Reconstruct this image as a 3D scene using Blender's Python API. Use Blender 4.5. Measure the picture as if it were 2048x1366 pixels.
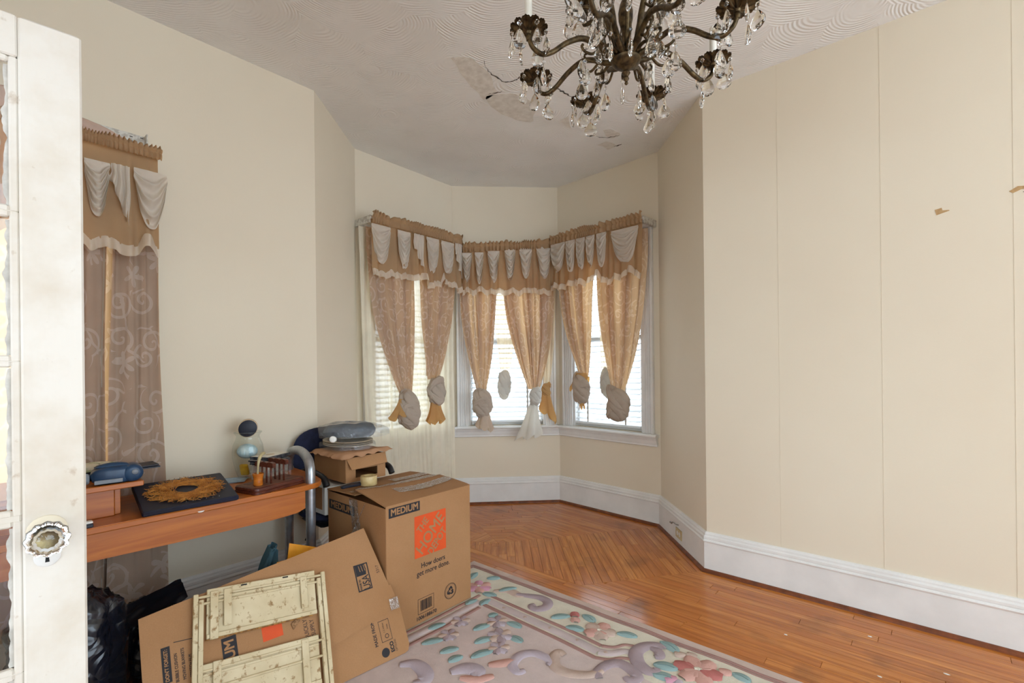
import bpy, math, random
from math import sin, cos, pi, radians, sqrt, atan2, hypot
from mathutils import Vector, Matrix, noise

for _o in list(bpy.data.objects):
    bpy.data.objects.remove(_o, do_unlink=True)
scene = bpy.context.scene
COL = scene.collection

# ------------------------------------------------------------------ camera, sky, exposure
EYE = 1.3169
cam_d = bpy.data.cameras.new('camera')
cam_d.sensor_width = 36.0
cam_d.lens = 962.09 / 2048 * 36.0
cam_d.shift_y = 49.4 / 2048
cam_d.clip_start = 0.02
cam = bpy.data.objects.new('camera', cam_d)
COL.objects.link(cam)
cam.matrix_world = (Matrix.Translation((0, 0, EYE)) @ Matrix.Rotation(radians(41.237), 4, 'Z')
                    @ Matrix.Rotation(radians(90), 4, 'X') @ Matrix.Rotation(radians(-0.6136), 4, 'Z'))
scene.camera = cam

world = bpy.data.worlds.new('daylight')
scene.world = world
world.use_nodes = True
wn = world.node_tree
wn.nodes['Background'].inputs[0].default_value = (0.76, 0.90, 1.03, 1)
wn.nodes['Background'].inputs[1].default_value = 6.0

vs = scene.view_settings
vs.view_transform = 'Standard'
vs.look = 'None'
vs.gamma = 1.0
vs.use_curve_mapping = False
vs.exposure = -0.2

# ------------------------------------------------------------------ material helpers
MATS = {}


class NT:
    def __init__(self, m):
        m.use_nodes = True
        self.m = m
        self.t = m.node_tree
        self.b = self.t.nodes.get('Principled BSDF')
        self.out = self.t.nodes.get('Material Output')

    def n(self, kind, **kw):
        nd = self.t.nodes.new(kind)
        for k, v in kw.items():
            setattr(nd, k, v)
        return nd

    def l(self, a, b):
        self.t.links.new(a, b)

    def math(self, op, a, b=None, c=None, clamp=False):
        nd = self.n('ShaderNodeMath', operation=op, use_clamp=clamp)
        for i, v in enumerate((a, b, c)):
            if v is None:
                continue
            if isinstance(v, (int, float)):
                nd.inputs[i].default_value = v
            else:
                self.l(v, nd.inputs[i])
        return nd.outputs[0]

    def mix(self, fac, a, b):
        nd = self.n('ShaderNodeMix', data_type='RGBA')
        for i, v in ((0, fac), (6, a), (7, b)):
            if isinstance(v, (int, float)):
                nd.inputs[i].default_value = v
            elif isinstance(v, tuple):
                nd.inputs[i].default_value = (*v, 1) if len(v) == 3 else v
            else:
                self.l(v, nd.inputs[i])
        return nd.outputs[2]

    def coords(self, kind='Object', scale=(1, 1, 1), loc=(0, 0, 0), rand=False):
        tc = self.n('ShaderNodeTexCoord')
        mp = self.n('ShaderNodeMapping')
        self.l(tc.outputs[kind], mp.inputs[0])
        mp.inputs['Scale'].default_value = scale
        mp.inputs['Location'].default_value = loc
        if rand:
            oi = self.n('ShaderNodeObjectInfo')
            vm = self.n('ShaderNodeVectorMath', operation='SCALE')
            vm.inputs[0].default_value = (13.1, 7.7, 5.3)
            self.l(oi.outputs['Random'], vm.inputs['Scale'])
            self.l(vm.outputs[0], mp.inputs['Location'])
        return mp.outputs[0]

    def noise(self, vec, scale, detail=4, rough=0.55, dist=0.0):
        nd = self.n('ShaderNodeTexNoise')
        nd.inputs['Scale'].default_value = scale
        nd.inputs['Detail'].default_value = detail
        nd.inputs['Roughness'].default_value = rough
        nd.inputs['Distortion'].default_value = dist
        if vec is not None:
            self.l(vec, nd.inputs['Vector'])
        return nd.outputs['Fac']

    def ramp(self, fac, lo, hi):
        nd = self.n('ShaderNodeMapRange')
        nd.inputs[1].default_value = lo
        nd.inputs[2].default_value = hi
        self.l(fac, nd.inputs[0])
        return nd.outputs[0]

    def bump(self, h, strength=0.3, dist=0.01):
        nd = self.n('ShaderNodeBump')
        nd.inputs['Strength'].default_value = strength
        nd.inputs['Distance'].default_value = dist
        self.l(h, nd.inputs['Height'])
        self.l(nd.outputs[0], self.b.inputs['Normal'])
        return nd


def newmat(name, rough=0.5, metallic=0.0, spec=0.5):
    m = bpy.data.materials.new(name)
    t = NT(m)
    t.b.inputs['Roughness'].default_value = rough
    t.b.inputs['Metallic'].default_value = metallic
    t.b.inputs['Specular IOR Level'].default_value = spec
    MATS[name] = m
    return t


def pm(name, c1, c2=None, rough=0.5, scale=8.0, metallic=0.0, spec=0.4, bump=0.0, bscale=None,
       stretch=(1, 1, 1), lo=0.35, hi=0.65, bdist=0.004, rand=False):
    """plain procedural material: two tones mixed by noise, optional fine relief"""
    t = newmat(name, rough, metallic, spec)
    v = t.coords('Object', stretch, rand=rand)
    c2 = c2 or tuple(x * 0.9 for x in c1)
    f = t.noise(v, scale)
    t.l(t.mix(t.ramp(f, lo, hi), c1, c2), t.b.inputs['Base Color'])
    if bump:
        t.bump(t.noise(v, bscale or scale * 6, 3), bump, bdist)
    return MATS[name]


def srgb(r, g, b):
    def f(x):
        x /= 255
        return x / 12.92 if x <= 0.04045 else ((x + 0.055) / 1.055) ** 2.4
    return (f(r), f(g), f(b))


# ------------------------------------------------------------------ mesh helpers
class MB:
    """collects geometry in world coordinates; build() links it as one mesh object"""

    def __init__(self):
        self.v = []
        self.f = []

    def add(self, vs_, fs_):
        o = len(self.v)
        self.v.extend(tuple(p) for p in vs_)
        self.f.extend(tuple(i + o for i in f) for f in fs_)
        return self

    def box(self, a, b, M=None):
        (x0, y0, z0), (x1, y1, z1) = a, b
        ps = [(x0, y0, z0), (x1, y0, z0), (x1, y1, z0), (x0, y1, z0),
              (x0, y0, z1), (x1, y0, z1), (x1, y1, z1), (x0, y1, z1)]
        if M is not None:
            ps = [M(p) if callable(M) else M @ Vector(p) for p in ps]
        return self.add(ps, [(0, 3, 2, 1), (4, 5, 6, 7), (0, 1, 5, 4), (1, 2, 6, 5), (2, 3, 7, 6), (3, 0, 4, 7)])

    def bbox(self, a, b, ch=0.003, M=None):
        """box with chamfered edges"""
        (x0, y0, z0), (x1, y1, z1) = a, b
        c = min(ch, (x1 - x0) * .45, (y1 - y0) * .45, (z1 - z0) * .45)
        rings = [(z0, c), (z0 + c, 0), (z1 - c, 0), (z1, c)]
        ps = []
        for z, i in rings:
            e = c
            q = [(x0 + i, y0 + e + i), (x0 + e + i, y0 + i), (x1 - e - i, y0 + i), (x1 - i, y0 + e + i),
                 (x1 - i, y1 - e - i), (x1 - e - i, y1 - i), (x0 + e + i, y1 - i), (x0 + i, y1 - e - i)]
            ps += [(x, y, z) for x, y in q]
        fs = [tuple(range(7, -1, -1)), tuple(range(24, 32))]
        for r in range(3):
            for k in range(8):
                fs.append((r * 8 + k, r * 8 + (k + 1) % 8, r * 8 + 8 + (k + 1) % 8, r * 8 + 8 + k))
        if M is not None:
            ps = [M(p) if callable(M) else M @ Vector(p) for p in ps]
        return self.add(ps, fs)

    def tube(self, pts, r, n=8, closed=False, caps=True):
        pts = [Vector(p) for p in pts]
        m = len(pts)
        rr = r if isinstance(r, (list, tuple)) else [r] * m
        up = None
        ps = []
        for i, p in enumerate(pts):
            if closed:
                t = pts[(i + 1) % m] - pts[i - 1]
            else:
                t = pts[min(i + 1, m - 1)] - pts[max(i - 1, 0)]
            t = t.normalized() if t.length > 1e-9 else Vector((0, 0, 1))
            if up is None:
                up = Vector((0, 0, 1)) if abs(t.z) < .9 else Vector((1, 0, 0))
            up = (up - t * up.dot(t))
            up = up.normalized() if up.length > 1e-6 else t.orthogonal().normalized()
            w = t.cross(up)
            for k in range(n):
                a = 2 * pi * k / n
                ps.append(p + (up * cos(a) + w * sin(a)) * rr[i])
        fs = []
        for i in range(m if closed else m - 1):
            for k in range(n):
                a, b = i * n + k, i * n + (k + 1) % n
                j = (i + 1) % m
                fs.append((a, b, j * n + (k + 1) % n, j * n + k))
        if caps and not closed:
            fs.append(tuple(range(n - 1, -1, -1)))
            fs.append(tuple((m - 1) * n + k for k in range(n)))
        return self.add(ps, fs)

    def lathe(self, prof, n=20, M=None, c=(0, 0, 0), capb=True, capt=True, sx=1, sy=1):
        ps = []
        for r, z in prof:
            for k in range(n):
                a = 2 * pi * k / n
                ps.append((c[0] + r * cos(a) * sx, c[1] + r * sin(a) * sy, c[2] + z))
        fs = []
        for i in range(len(prof) - 1):
            for k in range(n):
                fs.append((i * n + k, i * n + (k + 1) % n, (i + 1) * n + (k + 1) % n, (i + 1) * n + k))
        if capb:
            fs.append(tuple(range(n - 1, -1, -1)))
        if capt:
            fs.append(tuple((len(prof) - 1) * n + k for k in range(n)))
        if M is not None:
            ps = [M(p) if callable(M) else M @ Vector(p) for p in ps]
        return self.add(ps, fs)

    def grid(self, fn, nu, nv, wrap=False):
        ps = [fn(i / nu, j / nv) for j in range(nv + 1) for i in range(nu + (0 if wrap else 1))]
        w = nu if wrap else nu + 1
        fs = []
        for j in range(nv):
            for i in range(nu):
                i2 = (i + 1) % w if wrap else i + 1
                fs.append((j * w + i, j * w + i2, (j + 1) * w + i2, (j + 1) * w + i))
        return self.add(ps, fs)

    def prism(self, poly, fn, d0, d1):
        """extrude a 2-D outline; fn(u, v, depth) -> point"""
        n = len(poly)
        ps = [fn(u, v, d0) for u, v in poly] + [fn(u, v, d1) for u, v in poly]
        fs = [tuple(range(n - 1, -1, -1)), tuple(range(n, 2 * n))]
        for k in range(n):
            fs.append((k, (k + 1) % n, n + (k + 1) % n, n + k))
        return self.add(ps, fs)

    def build(self, name, mat, parent=None, smooth=False, auto=None, kind=None, uv=None):
        me = bpy.data.meshes.new(name)
        off = Vector((0, 0, 0))
        p = parent
        if p is not None:
            off = WORLD[p.name]
        me.from_pydata([(x - off[0], y - off[1], z - off[2]) for x, y, z in self.v], [], self.f)
        if uv is not None:
            lay = me.uv_layers.new(name='UVMap')
            for lp in me.loops:
                lay.data[lp.index].uv = uv[lp.vertex_index]
        me.update()
        if smooth:
            for q in me.polygons:
                q.use_smooth = True
            if auto is not None:
                me.set_sharp_from_angle(angle=radians(auto))
        ob = bpy.data.objects.new(name, me)
        COL.objects.link(ob)
        me.materials.append(MATS[mat] if isinstance(mat, str) else mat)
        if p is not None:
            ob.parent = p
        WORLD[ob.name] = off
        if kind:
            ob['kind'] = kind
        return ob


WORLD = {}      # world origin of every object (nothing but locations are used on parents)


def thing(name, label, cat, loc, group=None, kind=None):
    o = bpy.data.objects.new(name, None)
    COL.objects.link(o)
    o.empty_display_size = 0.05
    o.location = loc
    WORLD[o.name] = Vector(loc)
    if label:
        o['label'] = label
    if cat:
        o['category'] = cat
    if group:
        o['group'] = group
    if kind:
        o['kind'] = kind
    return o


def tag(o, label, cat, group=None):
    o['label'] = label
    o['category'] = cat
    if group:
        o['group'] = group
    return o


def struct(o):
    o['kind'] = 'structure'
    return o


def smoothstep(a, b, x):
    t = max(0.0, min(1.0, (x - a) / (b - a)))
    return t * t * (3 - 2 * t)


def lerp(a, b, t):
    return a + (b - a) * t


def spline(pts, n=8):
    """Catmull-Rom through 2-D or 3-D points"""
    P = [Vector(p) for p in pts]
    out = []
    for i in range(len(P) - 1):
        p0, p1, p2, p3 = P[max(i - 1, 0)], P[i], P[i + 1], P[min(i + 2, len(P) - 1)]
        for k in range(n):
            t = k / n
            out.append(0.5 * ((2 * p1) + (p2 - p0) * t + (2 * p0 - 5 * p1 + 4 * p2 - p3) * t * t
                              + (3 * p1 - p0 - 3 * p2 + p3) * t ** 3))
    out.append(P[-1])
    return out


def text(body, size, mat, parent, M, bold=0.0, align='CENTER', sx=1.0, name='printed_lettering', spacing=1.0):
    """flat printed lettering: M maps (u, v, 0) in the print's plane to the world"""
    cu = bpy.data.curves.new('tmp', 'FONT')
    cu.body = body
    cu.size = size
    cu.align_x = align
    cu.align_y = 'CENTER'
    cu.resolution_u = 3
    cu.space_character = spacing
    tmp = bpy.data.objects.new('tmp', cu)
    COL.objects.link(tmp)
    bpy.context.view_layer.update()
    me = bpy.data.meshes.new_from_object(tmp.evaluated_get(bpy.context.evaluated_depsgraph_get()))
    bpy.data.objects.remove(tmp, do_unlink=True)
    bpy.data.curves.remove(cu)
    off = WORLD[parent.name]
    if bold:
        vs0 = [v.co.copy() for v in me.vertices]
        fs0 = [tuple(q.vertices) for q in me.polygons]
        nv = len(vs0)
        sh = [(-bold, -bold), (bold, -bold), (bold, bold), (-bold, bold)]
        me = bpy.data.meshes.new('printed_lettering')
        me.from_pydata([(p.x + a, p.y + b, .00015 * k) for k, (a, b) in enumerate(sh) for p in vs0], [], [tuple(i + k * nv for i in f) for k in range(4) for f in fs0])
    for v in me.vertices:
        v.co = M @ Vector((v.co.x * sx, v.co.y, v.co.z)) - off
    me.materials.clear()
    me.materials.append(MATS[mat])
    ob = bpy.data.objects.new(name, me)
    COL.objects.link(ob)
    ob.parent = parent
    WORLD[ob.name] = off
    return ob


def frame(o, ux, uy):
    """4x4 matrix with origin o and in-plane axes ux, uy"""
    ux, uy = Vector(ux).normalized(), Vector(uy).normalized()
    n = ux.cross(uy).normalized()
    m = Matrix((ux, uy, n)).transposed().to_4x4()
    m.translation = Vector(o)
    return m
# ------------------------------------------------------------------ room materials
t = newmat('wall_paint', 0.72, spec=0.25)
v = t.coords('Object')
big = t.noise(v, 0.9, 3)
fine = t.noise(v, 160, 2)
t.l(t.mix(t.ramp(big, .3, .7), srgb(228, 217, 196), srgb(224, 211, 189)), t.b.inputs['Base Color'])
t.bump(fine, 0.12, 0.002)

t = newmat('ceiling_plaster', 0.75, spec=0.2)
v = t.coords('Object', (1, 1, 0.001))
wv = t.n('ShaderNodeVectorMath', operation='ADD')
nz = t.n('ShaderNodeTexNoise')
nz.inputs['Scale'].default_value = 2.0
sc = t.n('ShaderNodeVectorMath', operation='SCALE')
sc.inputs['Scale'].default_value = 0.12
t.l(v, nz.inputs['Vector'])
t.l(nz.outputs['Color'], sc.inputs[0])
t.l(v, wv.inputs[0])
t.l(sc.outputs[0], wv.inputs[1])
vo = t.n('ShaderNodeTexVoronoi', voronoi_dimensions='2D')
vo.inputs['Scale'].default_value = 3.1
t.l(wv.outputs[0], vo.inputs['Vector'])
sb = t.n('ShaderNodeVectorMath', operation='SUBTRACT')
t.l(wv.outputs[0], sb.inputs[0])
t.l(vo.outputs['Position'], sb.inputs[1])
sb2 = t.n('ShaderNodeVectorMath', operation='SUBTRACT')
t.l(sb.outputs[0], sb2.inputs[0])
sb2.inputs[1].default_value = (0.13, -0.15, 0)
ln = t.n('ShaderNodeVectorMath', operation='LENGTH')
t.l(sb2.outputs[0], ln.inputs[0])
rings = t.math('SINE', t.math('MULTIPLY', ln.outputs['Value'], 400.0))
wob = t.noise(v, 7, 3)
h = t.math('MULTIPLY', rings, t.ramp(wob, .38, .7))
h2 = t.math('ADD', t.math('MULTIPLY', h, .35), t.math('MULTIPLY', vo.outputs['Distance'], 1.6))
t.bump(h2, 0.5, 0.008)
ccol = t.mix(t.ramp(t.noise(v, 1.3, 3), .35, .7), srgb(240, 239, 236), srgb(231, 229, 226))
t.l(ccol, t.b.inputs['Base Color'])

pm('trim_paint', srgb(232, 230, 226), srgb(222, 220, 216), 0.42, 5, bump=0.08, bscale=60, stretch=(1, 1, 1))
pm('plaster_crack', srgb(105, 98, 90), srgb(70, 64, 58), 0.9, 30)
pm('plaster_patch', srgb(232, 228, 220), srgb(214, 208, 198), 0.85, 22, bump=.4, bscale=70)

# oak strip floor: one tone per board, grain along the board, wear
t = newmat('oak_board', 0.3, spec=0.5)
v = t.coords('Object', (1.2, 26, 26), rand=True)
g1 = t.noise(v, 2.0, 5, .6, .6)
v2 = t.coords('Object', (1, 1, 1), rand=True)
g2 = t.noise(v2, 2.2, 3)
oi = t.n('ShaderNodeObjectInfo')
base = t.mix(oi.outputs['Random'], srgb(214, 138, 62), srgb(192, 112, 46))
col = t.mix(t.ramp(g1, .3, .75), base, srgb(148, 80, 30))
tcw = t.n('ShaderNodeNewGeometry')
gw = t.n('ShaderNodeTexNoise')
gw.inputs['Scale'].default_value = 3.5
gw.inputs['Detail'].default_value = 6
t.l(tcw.outputs['Position'], gw.inputs['Vector'])
wear = t.ramp(gw.outputs['Fac'], .56, .74)
t.l(t.mix(t.math('MULTIPLY', wear, .55), col, srgb(92, 56, 32)), t.b.inputs['Base Color'])
gr = t.n('ShaderNodeTexNoise')
gr.inputs['Scale'].default_value = 14
t.l(tcw.outputs['Position'], gr.inputs['Vector'])
t.l(t.math('ADD', t.math('MULTIPLY', gr.outputs['Fac'], .16), .10), t.b.inputs['Roughness'])
t.bump(g1, .06, .002)

pm('floor_gap', srgb(160, 104, 56), srgb(140, 88, 46), .8)
pm('shoe_wood', srgb(128, 68, 34), srgb(92, 48, 24), .4, 6, stretch=(3, 3, 3), bump=.1)

# ------------------------------------------------------------------ room plan
A, B, H, HB = -2.895, 3.122, 3.05, 0.25
C = [Vector(p) for p in ((-2.895, 1.455), (-3.428, 2.051), (-3.462, 3.097), (-2.742, 3.823), (-1.679, 3.744), (-1.098, 3.122))]
BACK_Y, BACK_X = -0.60, 3.6
PLAN = [Vector((A, BACK_Y))] + C + [Vector((BACK_X, B))]
SEGNAME = ['left', 'bay_a', 'bay_b', 'bay_c', 'bay_d', 'bay_e', 'right']


class Seg:
    """frame of one wall run: P(s along the wall, d into the room, z)"""

    def __init__(self, a, b):
        self.o = a
        self.L = (b - a).length
        self.t = (b - a).normalized()
        self.n = Vector((self.t.y, -self.t.x))

    def __call__(self, s, d, z):
        q = self.o + self.t * s + self.n * d
        return Vector((q.x, q.y, z))

    def M(self, p):
        return self(p[0], p[1], p[2])


SEG = [Seg(PLAN[i], PLAN[i + 1]) for i in range(7)]
# window openings per wall run: (s0, s1, z0, z1)
W_LEFT = (-BACK_Y - 0.42, -BACK_Y + 0.44, 0.66, 2.32)
OPEN = {0: W_LEFT, 2: (0.155, 0.895, 0.75, 2.36), 3: (0.14, 0.88, 0.75, 2.36), 4: (0.172, 0.912, 0.75, 2.36)}

for i, sg in enumerate(SEG):
    mb = MB()
    T = -0.13
    if i in OPEN:
        s0, s1, z0, z1 = OPEN[i]
        mb.box((0, T, 0), (s0, 0, H), sg.M)
        mb.box((s1, T, 0), (sg.L, 0, H), sg.M)
        mb.box((s0, T, 0), (s1, 0, z0), sg.M)
        mb.box((s0, T, z1), (s1, 0, H), sg.M)
    else:
        mb.box((0, T, 0), (sg.L, 0, H), sg.M)
    struct(mb.build('wall_' + SEGNAME[i], 'wall_paint'))

# wallpaper seams and scars on the right wall
wr = bpy.data.objects['wall_right']
pm('torn_paper', srgb(196, 162, 116), srgb(178, 142, 98), .9, 60)
sgR = SEG[6]


def on_right(x, z, d=0.0012):
    return Vector((x, B - d, z))


mb = MB()
mb.prism([(0.010, 2.055), (0.035, 2.06), (0.038, 2.047), (0.062, 2.044), (0.063, 2.040), (0.016, 2.028)],
         lambda u, w, d: on_right(u, w, d), 0.0, 0.0012)
mb.build('torn_patch', 'torn_paper', wr)
mb = MB()
up = [(0.262, 2.083), (0.29, 2.10), (0.32, 2.094), (0.36, 2.102), (0.42, 2.108), (0.46, 2.13), (0.52, 2.17)]
lo = [(0.52, 2.155), (0.46, 2.113), (0.41, 2.09), (0.35, 2.088), (0.33, 2.083), (0.30, 2.083), (0.275, 2.072)]
mb.prism(up + lo, lambda u, w, d: on_right(u, w, d), 0.0, 0.0015)
mb.build('torn_patch', 'torn_paper', wr)
mb = MB()
mb.prism([(0.305, 2.070), (0.325, 2.078), (0.336, 2.074), (0.325, 2.064)], lambda u, w, d: on_right(u, w, d), 0, .0018)
mb.build('paint_chip', 'plaster_crack', wr)
pm('wall_seam', srgb(220, 207, 183), None, .7)
for xx in (-0.675, -0.20, 0.275):
    mb = MB()
    mb.box((xx, B - .0008, HB), (xx + .0016, B, H))
    mb.build('paper_seam', 'wall_seam', wr)

# ------------------------------------------------------------------ baseboards and shoe moulding
PROF = [(0, 0), (.022, 0), (.022, .186), (.027, .189), (.030, .196), (.027, .203), (.022, .206), (.024, .212),
        (.024, .222), (.016, .230), (.016, .238), (.010, .248), (0, .25)]
SHOE = [(.022, 0), (.041, 0), (.040, .008), (.035, .015), (.028, .019), (.022, .02)]


def mitre(i):
    """unit offset direction (scaled) at plan vertex i"""
    if i == 0:
        return SEG[0].n
    if i == len(PLAN) - 1:
        return SEG[-1].n
    n1, n2 = SEG[i - 1].n, SEG[i].n
    m = (n1 + n2)
    return m / (m.dot(n1))


for i in range(7):
    for prof, nm, mt in ((PROF, 'baseboard_' + SEGNAME[i], 'trim_paint'), (SHOE, 'shoe_moulding', 'shoe_wood')):
        mb = MB()
        ps = []
        for k in (i, i + 1):
            m = mitre(k)
            ps += [(PLAN[k].x + m.x * d, PLAN[k].y + m.y * d, z) for d, z in prof]
        n = len(prof)
        fs = [(a, (a + 1) % n, n + (a + 1) % n, n + a) for a in range(n)]
        fs += [tuple(range(n - 1, -1, -1)), tuple(range(n, 2 * n))]
        mb.add(ps, fs)
        if nm[0] == 'b':
            bb = struct(mb.build(nm, mt))
        else:
            mb.build(nm, mt, bb)

# ------------------------------------------------------------------ ceiling
mb = MB()
room = [(BACK_X, BACK_Y), (BACK_X, B)] + [tuple(c) for c in reversed(C)] + [(A, BACK_Y)]
mb.add([(x, y, H) for x, y in room] + [(x, y, H + .05) for x, y in room],
       [tuple(range(len(room) - 1, -1, -1)), tuple(range(len(room), 2 * len(room)))])
ceil = struct(mb.build('ceiling', 'ceiling_plaster'))

# the wall with the doorway that the open French door hangs in; the room's end beside the camera is left out
DOORWAY = (-1.455, .085, 2.07)
sg = Seg(Vector((BACK_X, BACK_Y)), Vector((A, BACK_Y)))
mb = MB()
mb.box((0, -.13, 0), (BACK_X - DOORWAY[1], 0, H), sg.M)
mb.box((BACK_X - DOORWAY[0], -.13, 0), (sg.L, 0, H), sg.M)
mb.box((BACK_X - DOORWAY[1], -.13, DOORWAY[2]), (BACK_X - DOORWAY[0], 0, H), sg.M)
struct(mb.build('wall_back', 'wall_paint'))
# unseen room added past that doorway to dim its sky light; far side open
HY = BACK_Y - 4.0
for nm, a, b in (('wall_next_added_left', Vector((A, HY)), Vector((A, BACK_Y - .13))), ('wall_next_added_right', Vector((BACK_X, BACK_Y - .13)), Vector((BACK_X, HY)))):
    sg = Seg(a, b)
    mb = MB()
    mb.box((0, -.13, 0), (sg.L, 0, H), sg.M)
    struct(mb.build(nm, 'wall_paint'))
mb = MB()
mb.box((A, HY, H), (BACK_X, BACK_Y, H + .05))
struct(mb.build('ceiling_next_added', 'ceiling_plaster'))
mb = MB()
mb.box((A, HY, -.06), (BACK_X, BACK_Y, -.001))
struct(mb.build('floor_next_added', 'floor_gap'))


def flat_on_ceiling(poly, mat, name, th=0.0015):
    m = MB()
    m.prism(poly, lambda u, w, d: (u, w, H - d), 0.0, th)
    return m.build(name, mat, ceil)


def crack(path, w=0.004):
    m = MB()
    P = spline(path, 5)
    random.seed(len(path))
    L, R = [], []
    for k, p in enumerate(P):
        tt = P[min(k + 1, len(P) - 1)] - P[max(k - 1, 0)]
        nn = Vector((-tt.y, tt.x)).normalized()
        ww = w * (0.25 + random.random()) * (0.3 + sin(pi * k / (len(P) - 1)))
        j = random.uniform(-.006, .006)
        L.append(p + nn * (ww + j))
        R.append(p + nn * (-ww + j))
    vs_ = [(q.x, q.y, H - .002) for q in L] + [(q.x, q.y, H - .002) for q in R]
    n = len(P)
    m.add(vs_, [(k, k + 1, n + k + 1, n + k) for k in range(n - 1)])
    return m.build('crack', 'plaster_crack', ceil)


crack([(-1.902, 1.95), (-1.943, 2.024), (-1.957, 2.116), (-1.947, 2.194), (-1.893, 2.215), (-1.851, 2.212), (-1.835, 2.24)])
crack([(-1.773, 2.408), (-1.755, 2.468), (-1.747, 2.52), (-1.746, 2.598)], .006)
crack([(-1.908, 3.162), (-1.876, 3.224), (-1.817, 3.257), (-1.763, 3.274)], .004)
crack([(-1.892, 3.413), (-1.824, 3.417)], .006)
crack([(-2.118, 2.213), (-2.077, 2.234), (-2.03, 2.248)], .003)
flat_on_ceiling([(-1.968, 2.787), (-1.893, 2.783), (-1.971, 2.929), (-1.974, 2.857)], 'plaster_patch', 'loose_plaster', .006)
for pl_ in ([(-2.023, 1.828), (-1.931, 1.876), (-1.936, 1.967), (-1.994, 2.123), (-2.093, 2.251), (-2.168, 2.26), (-2.147, 2.126), (-2.091, 1.967)],
            [(-2.134, 2.229), (-2.007, 2.298), (-1.964, 2.446), (-2.023, 2.601), (-2.147, 2.671), (-2.206, 2.524), (-2.216, 2.382)],
            [(-1.829, 3.13), (-1.759, 3.154), (-1.748, 3.246), (-1.815, 3.291), (-1.857, 3.252)],
            [(-1.966, 3.287), (-1.886, 3.303), (-1.867, 3.401), (-1.962, 3.433)]):
    q = [Vector(p) for p in pl_]
    q = spline(q + [q[0]], 4)[:-1]
    q = [p + Vector((noise.noise((p.x * 9, p.y * 9, 1)), noise.noise((p.x * 9, p.y * 9, 7)))) * .03 for p in q]
    flat_on_ceiling([(p.x, p.y) for p in q], 'plaster_patch', 'plaster_patch', .0012)

# ------------------------------------------------------------------ floor: strip boards, mitred in the bay
mb = MB()
mb.add([(x, y, -.012) for x, y in room] + [(x, y, -.06) for x, y in room],
       [tuple(range(len(room))), tuple(range(2 * len(room) - 1, len(room) - 1, -1))])
floor = struct(mb.build('floor', 'floor_gap'))


def clip(poly, px, py, nx, ny):
    """keep the part of a 2-D polygon with (p - P).n >= 0"""
    out = []
    for i in range(len(poly)):
        a, b = poly[i], poly[(i + 1) % len(poly)]
        da = (a[0] - px) * nx + (a[1] - py) * ny
        db = (b[0] - px) * nx + (b[1] - py) * ny
        if da >= 0:
            out.append(a)
        if (da >= 0) != (db >= 0):
            k = da / (da - db)
            out.append((a[0] + (b[0] - a[0]) * k, a[1] + (b[1] - a[1]) * k))
    return out


def poly_area(p):
    return .5 * abs(sum(p[i][0] * p[(i + 1) % len(p)][1] - p[(i + 1) % len(p)][0] * p[i][1] for i in range(len(p))))


PLANKS = []


def lay(region, direction, width, seed, lmin=.55, lmax=1.5):
    random.seed(seed)
    ca, sa = direction.x, direction.y
    loc = [(x * ca + y * sa, -x * sa + y * ca) for x, y in region]
    ar = sum(loc[i][0] * loc[(i + 1) % len(loc)][1] - loc[(i + 1) % len(loc)][0] * loc[i][1] for i in range(len(loc)))
    if ar < 0:
        loc.reverse()
    u0, u1 = min(p[0] for p in loc), max(p[0] for p in loc)
    v0, v1 = min(p[1] for p in loc), max(p[1] for p in loc)
    vv = v0
    while vv < v1:
        uu = u0 - random.random() * lmax
        while uu < u1:
            ln = random.uniform(lmin, lmax)
            g = .0006
            q = [(uu + g, vv + g), (uu + ln - g, vv + g), (uu + ln - g, vv + width - g), (uu + g, vv + width - g)]
            for i in range(len(loc)):
                a, b = loc[i], loc[(i + 1) % len(loc)]
                L = hypot(b[0] - a[0], b[1] - a[1])
                if q:
                    q = clip(q, a[0], a[1], -(b[1] - a[1]) / L, (b[0] - a[0]) / L)
            if q and len(q) > 2 and poly_area(q) > 2e-4:
                cu_, cv_ = sum(p[0] for p in q) / len(q), sum(p[1] for p in q) / len(q)
                PLANKS.append((q, ca, sa, cu_ * ca - cv_ * sa, cu_ * sa + cv_ * ca, poly_area(q)))
            uu += ln
        vv += width


APEX = Vector((-2.45, 2.62))
YB = 2.43
RV = Vector((-1.6, YB))
SW = 0.057
lay([(A, BACK_Y), (BACK_X, BACK_Y), (BACK_X, YB), (A, YB)], Vector((1, 0)), SW, 3)
lay([(RV.x, YB), (BACK_X, YB), (BACK_X, B), (C[5].x, B)], Vector((1, 0)), SW, 4)
lay([tuple(C[4]), tuple(C[5]), tuple(RV), (-2.5806, YB), tuple(APEX)], (C[5] - C[4]).normalized(), SW, 5, .5, 1.1)
lay([tuple(C[3]), tuple(C[4]), tuple(APEX)], (C[4] - C[3]).normalized(), SW, 6, .4, 1.0)
lay([tuple(C[2]), tuple(C[3]), tuple(APEX)], (C[3] - C[2]).normalized(), SW, 7, .4, 1.0)
YA = C[1].y + (A - C[1].x) * (APEX.y - C[1].y) / (APEX.x - C[1].x)
XA = C[1].x + (YB - C[1].y) * (APEX.x - C[1].x) / (APEX.y - C[1].y)
for reg in ([tuple(C[1]), tuple(C[2]), (A, YB), (A, YA)], [tuple(C[2]), tuple(APEX), (XA, YB), (A, YB)]):
    lay(reg, (C[2] - C[1]).normalized(), SW, 8, .4, 1.0)
for reg in ([tuple(C[0]), tuple(C[1]), (A, YA)], [tuple(APEX), (-2.5806, YB), (XA, YB)]):
    lay(reg, (C[1] - C[0]).normalized(), SW, 9, .4, 1.0)


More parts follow.
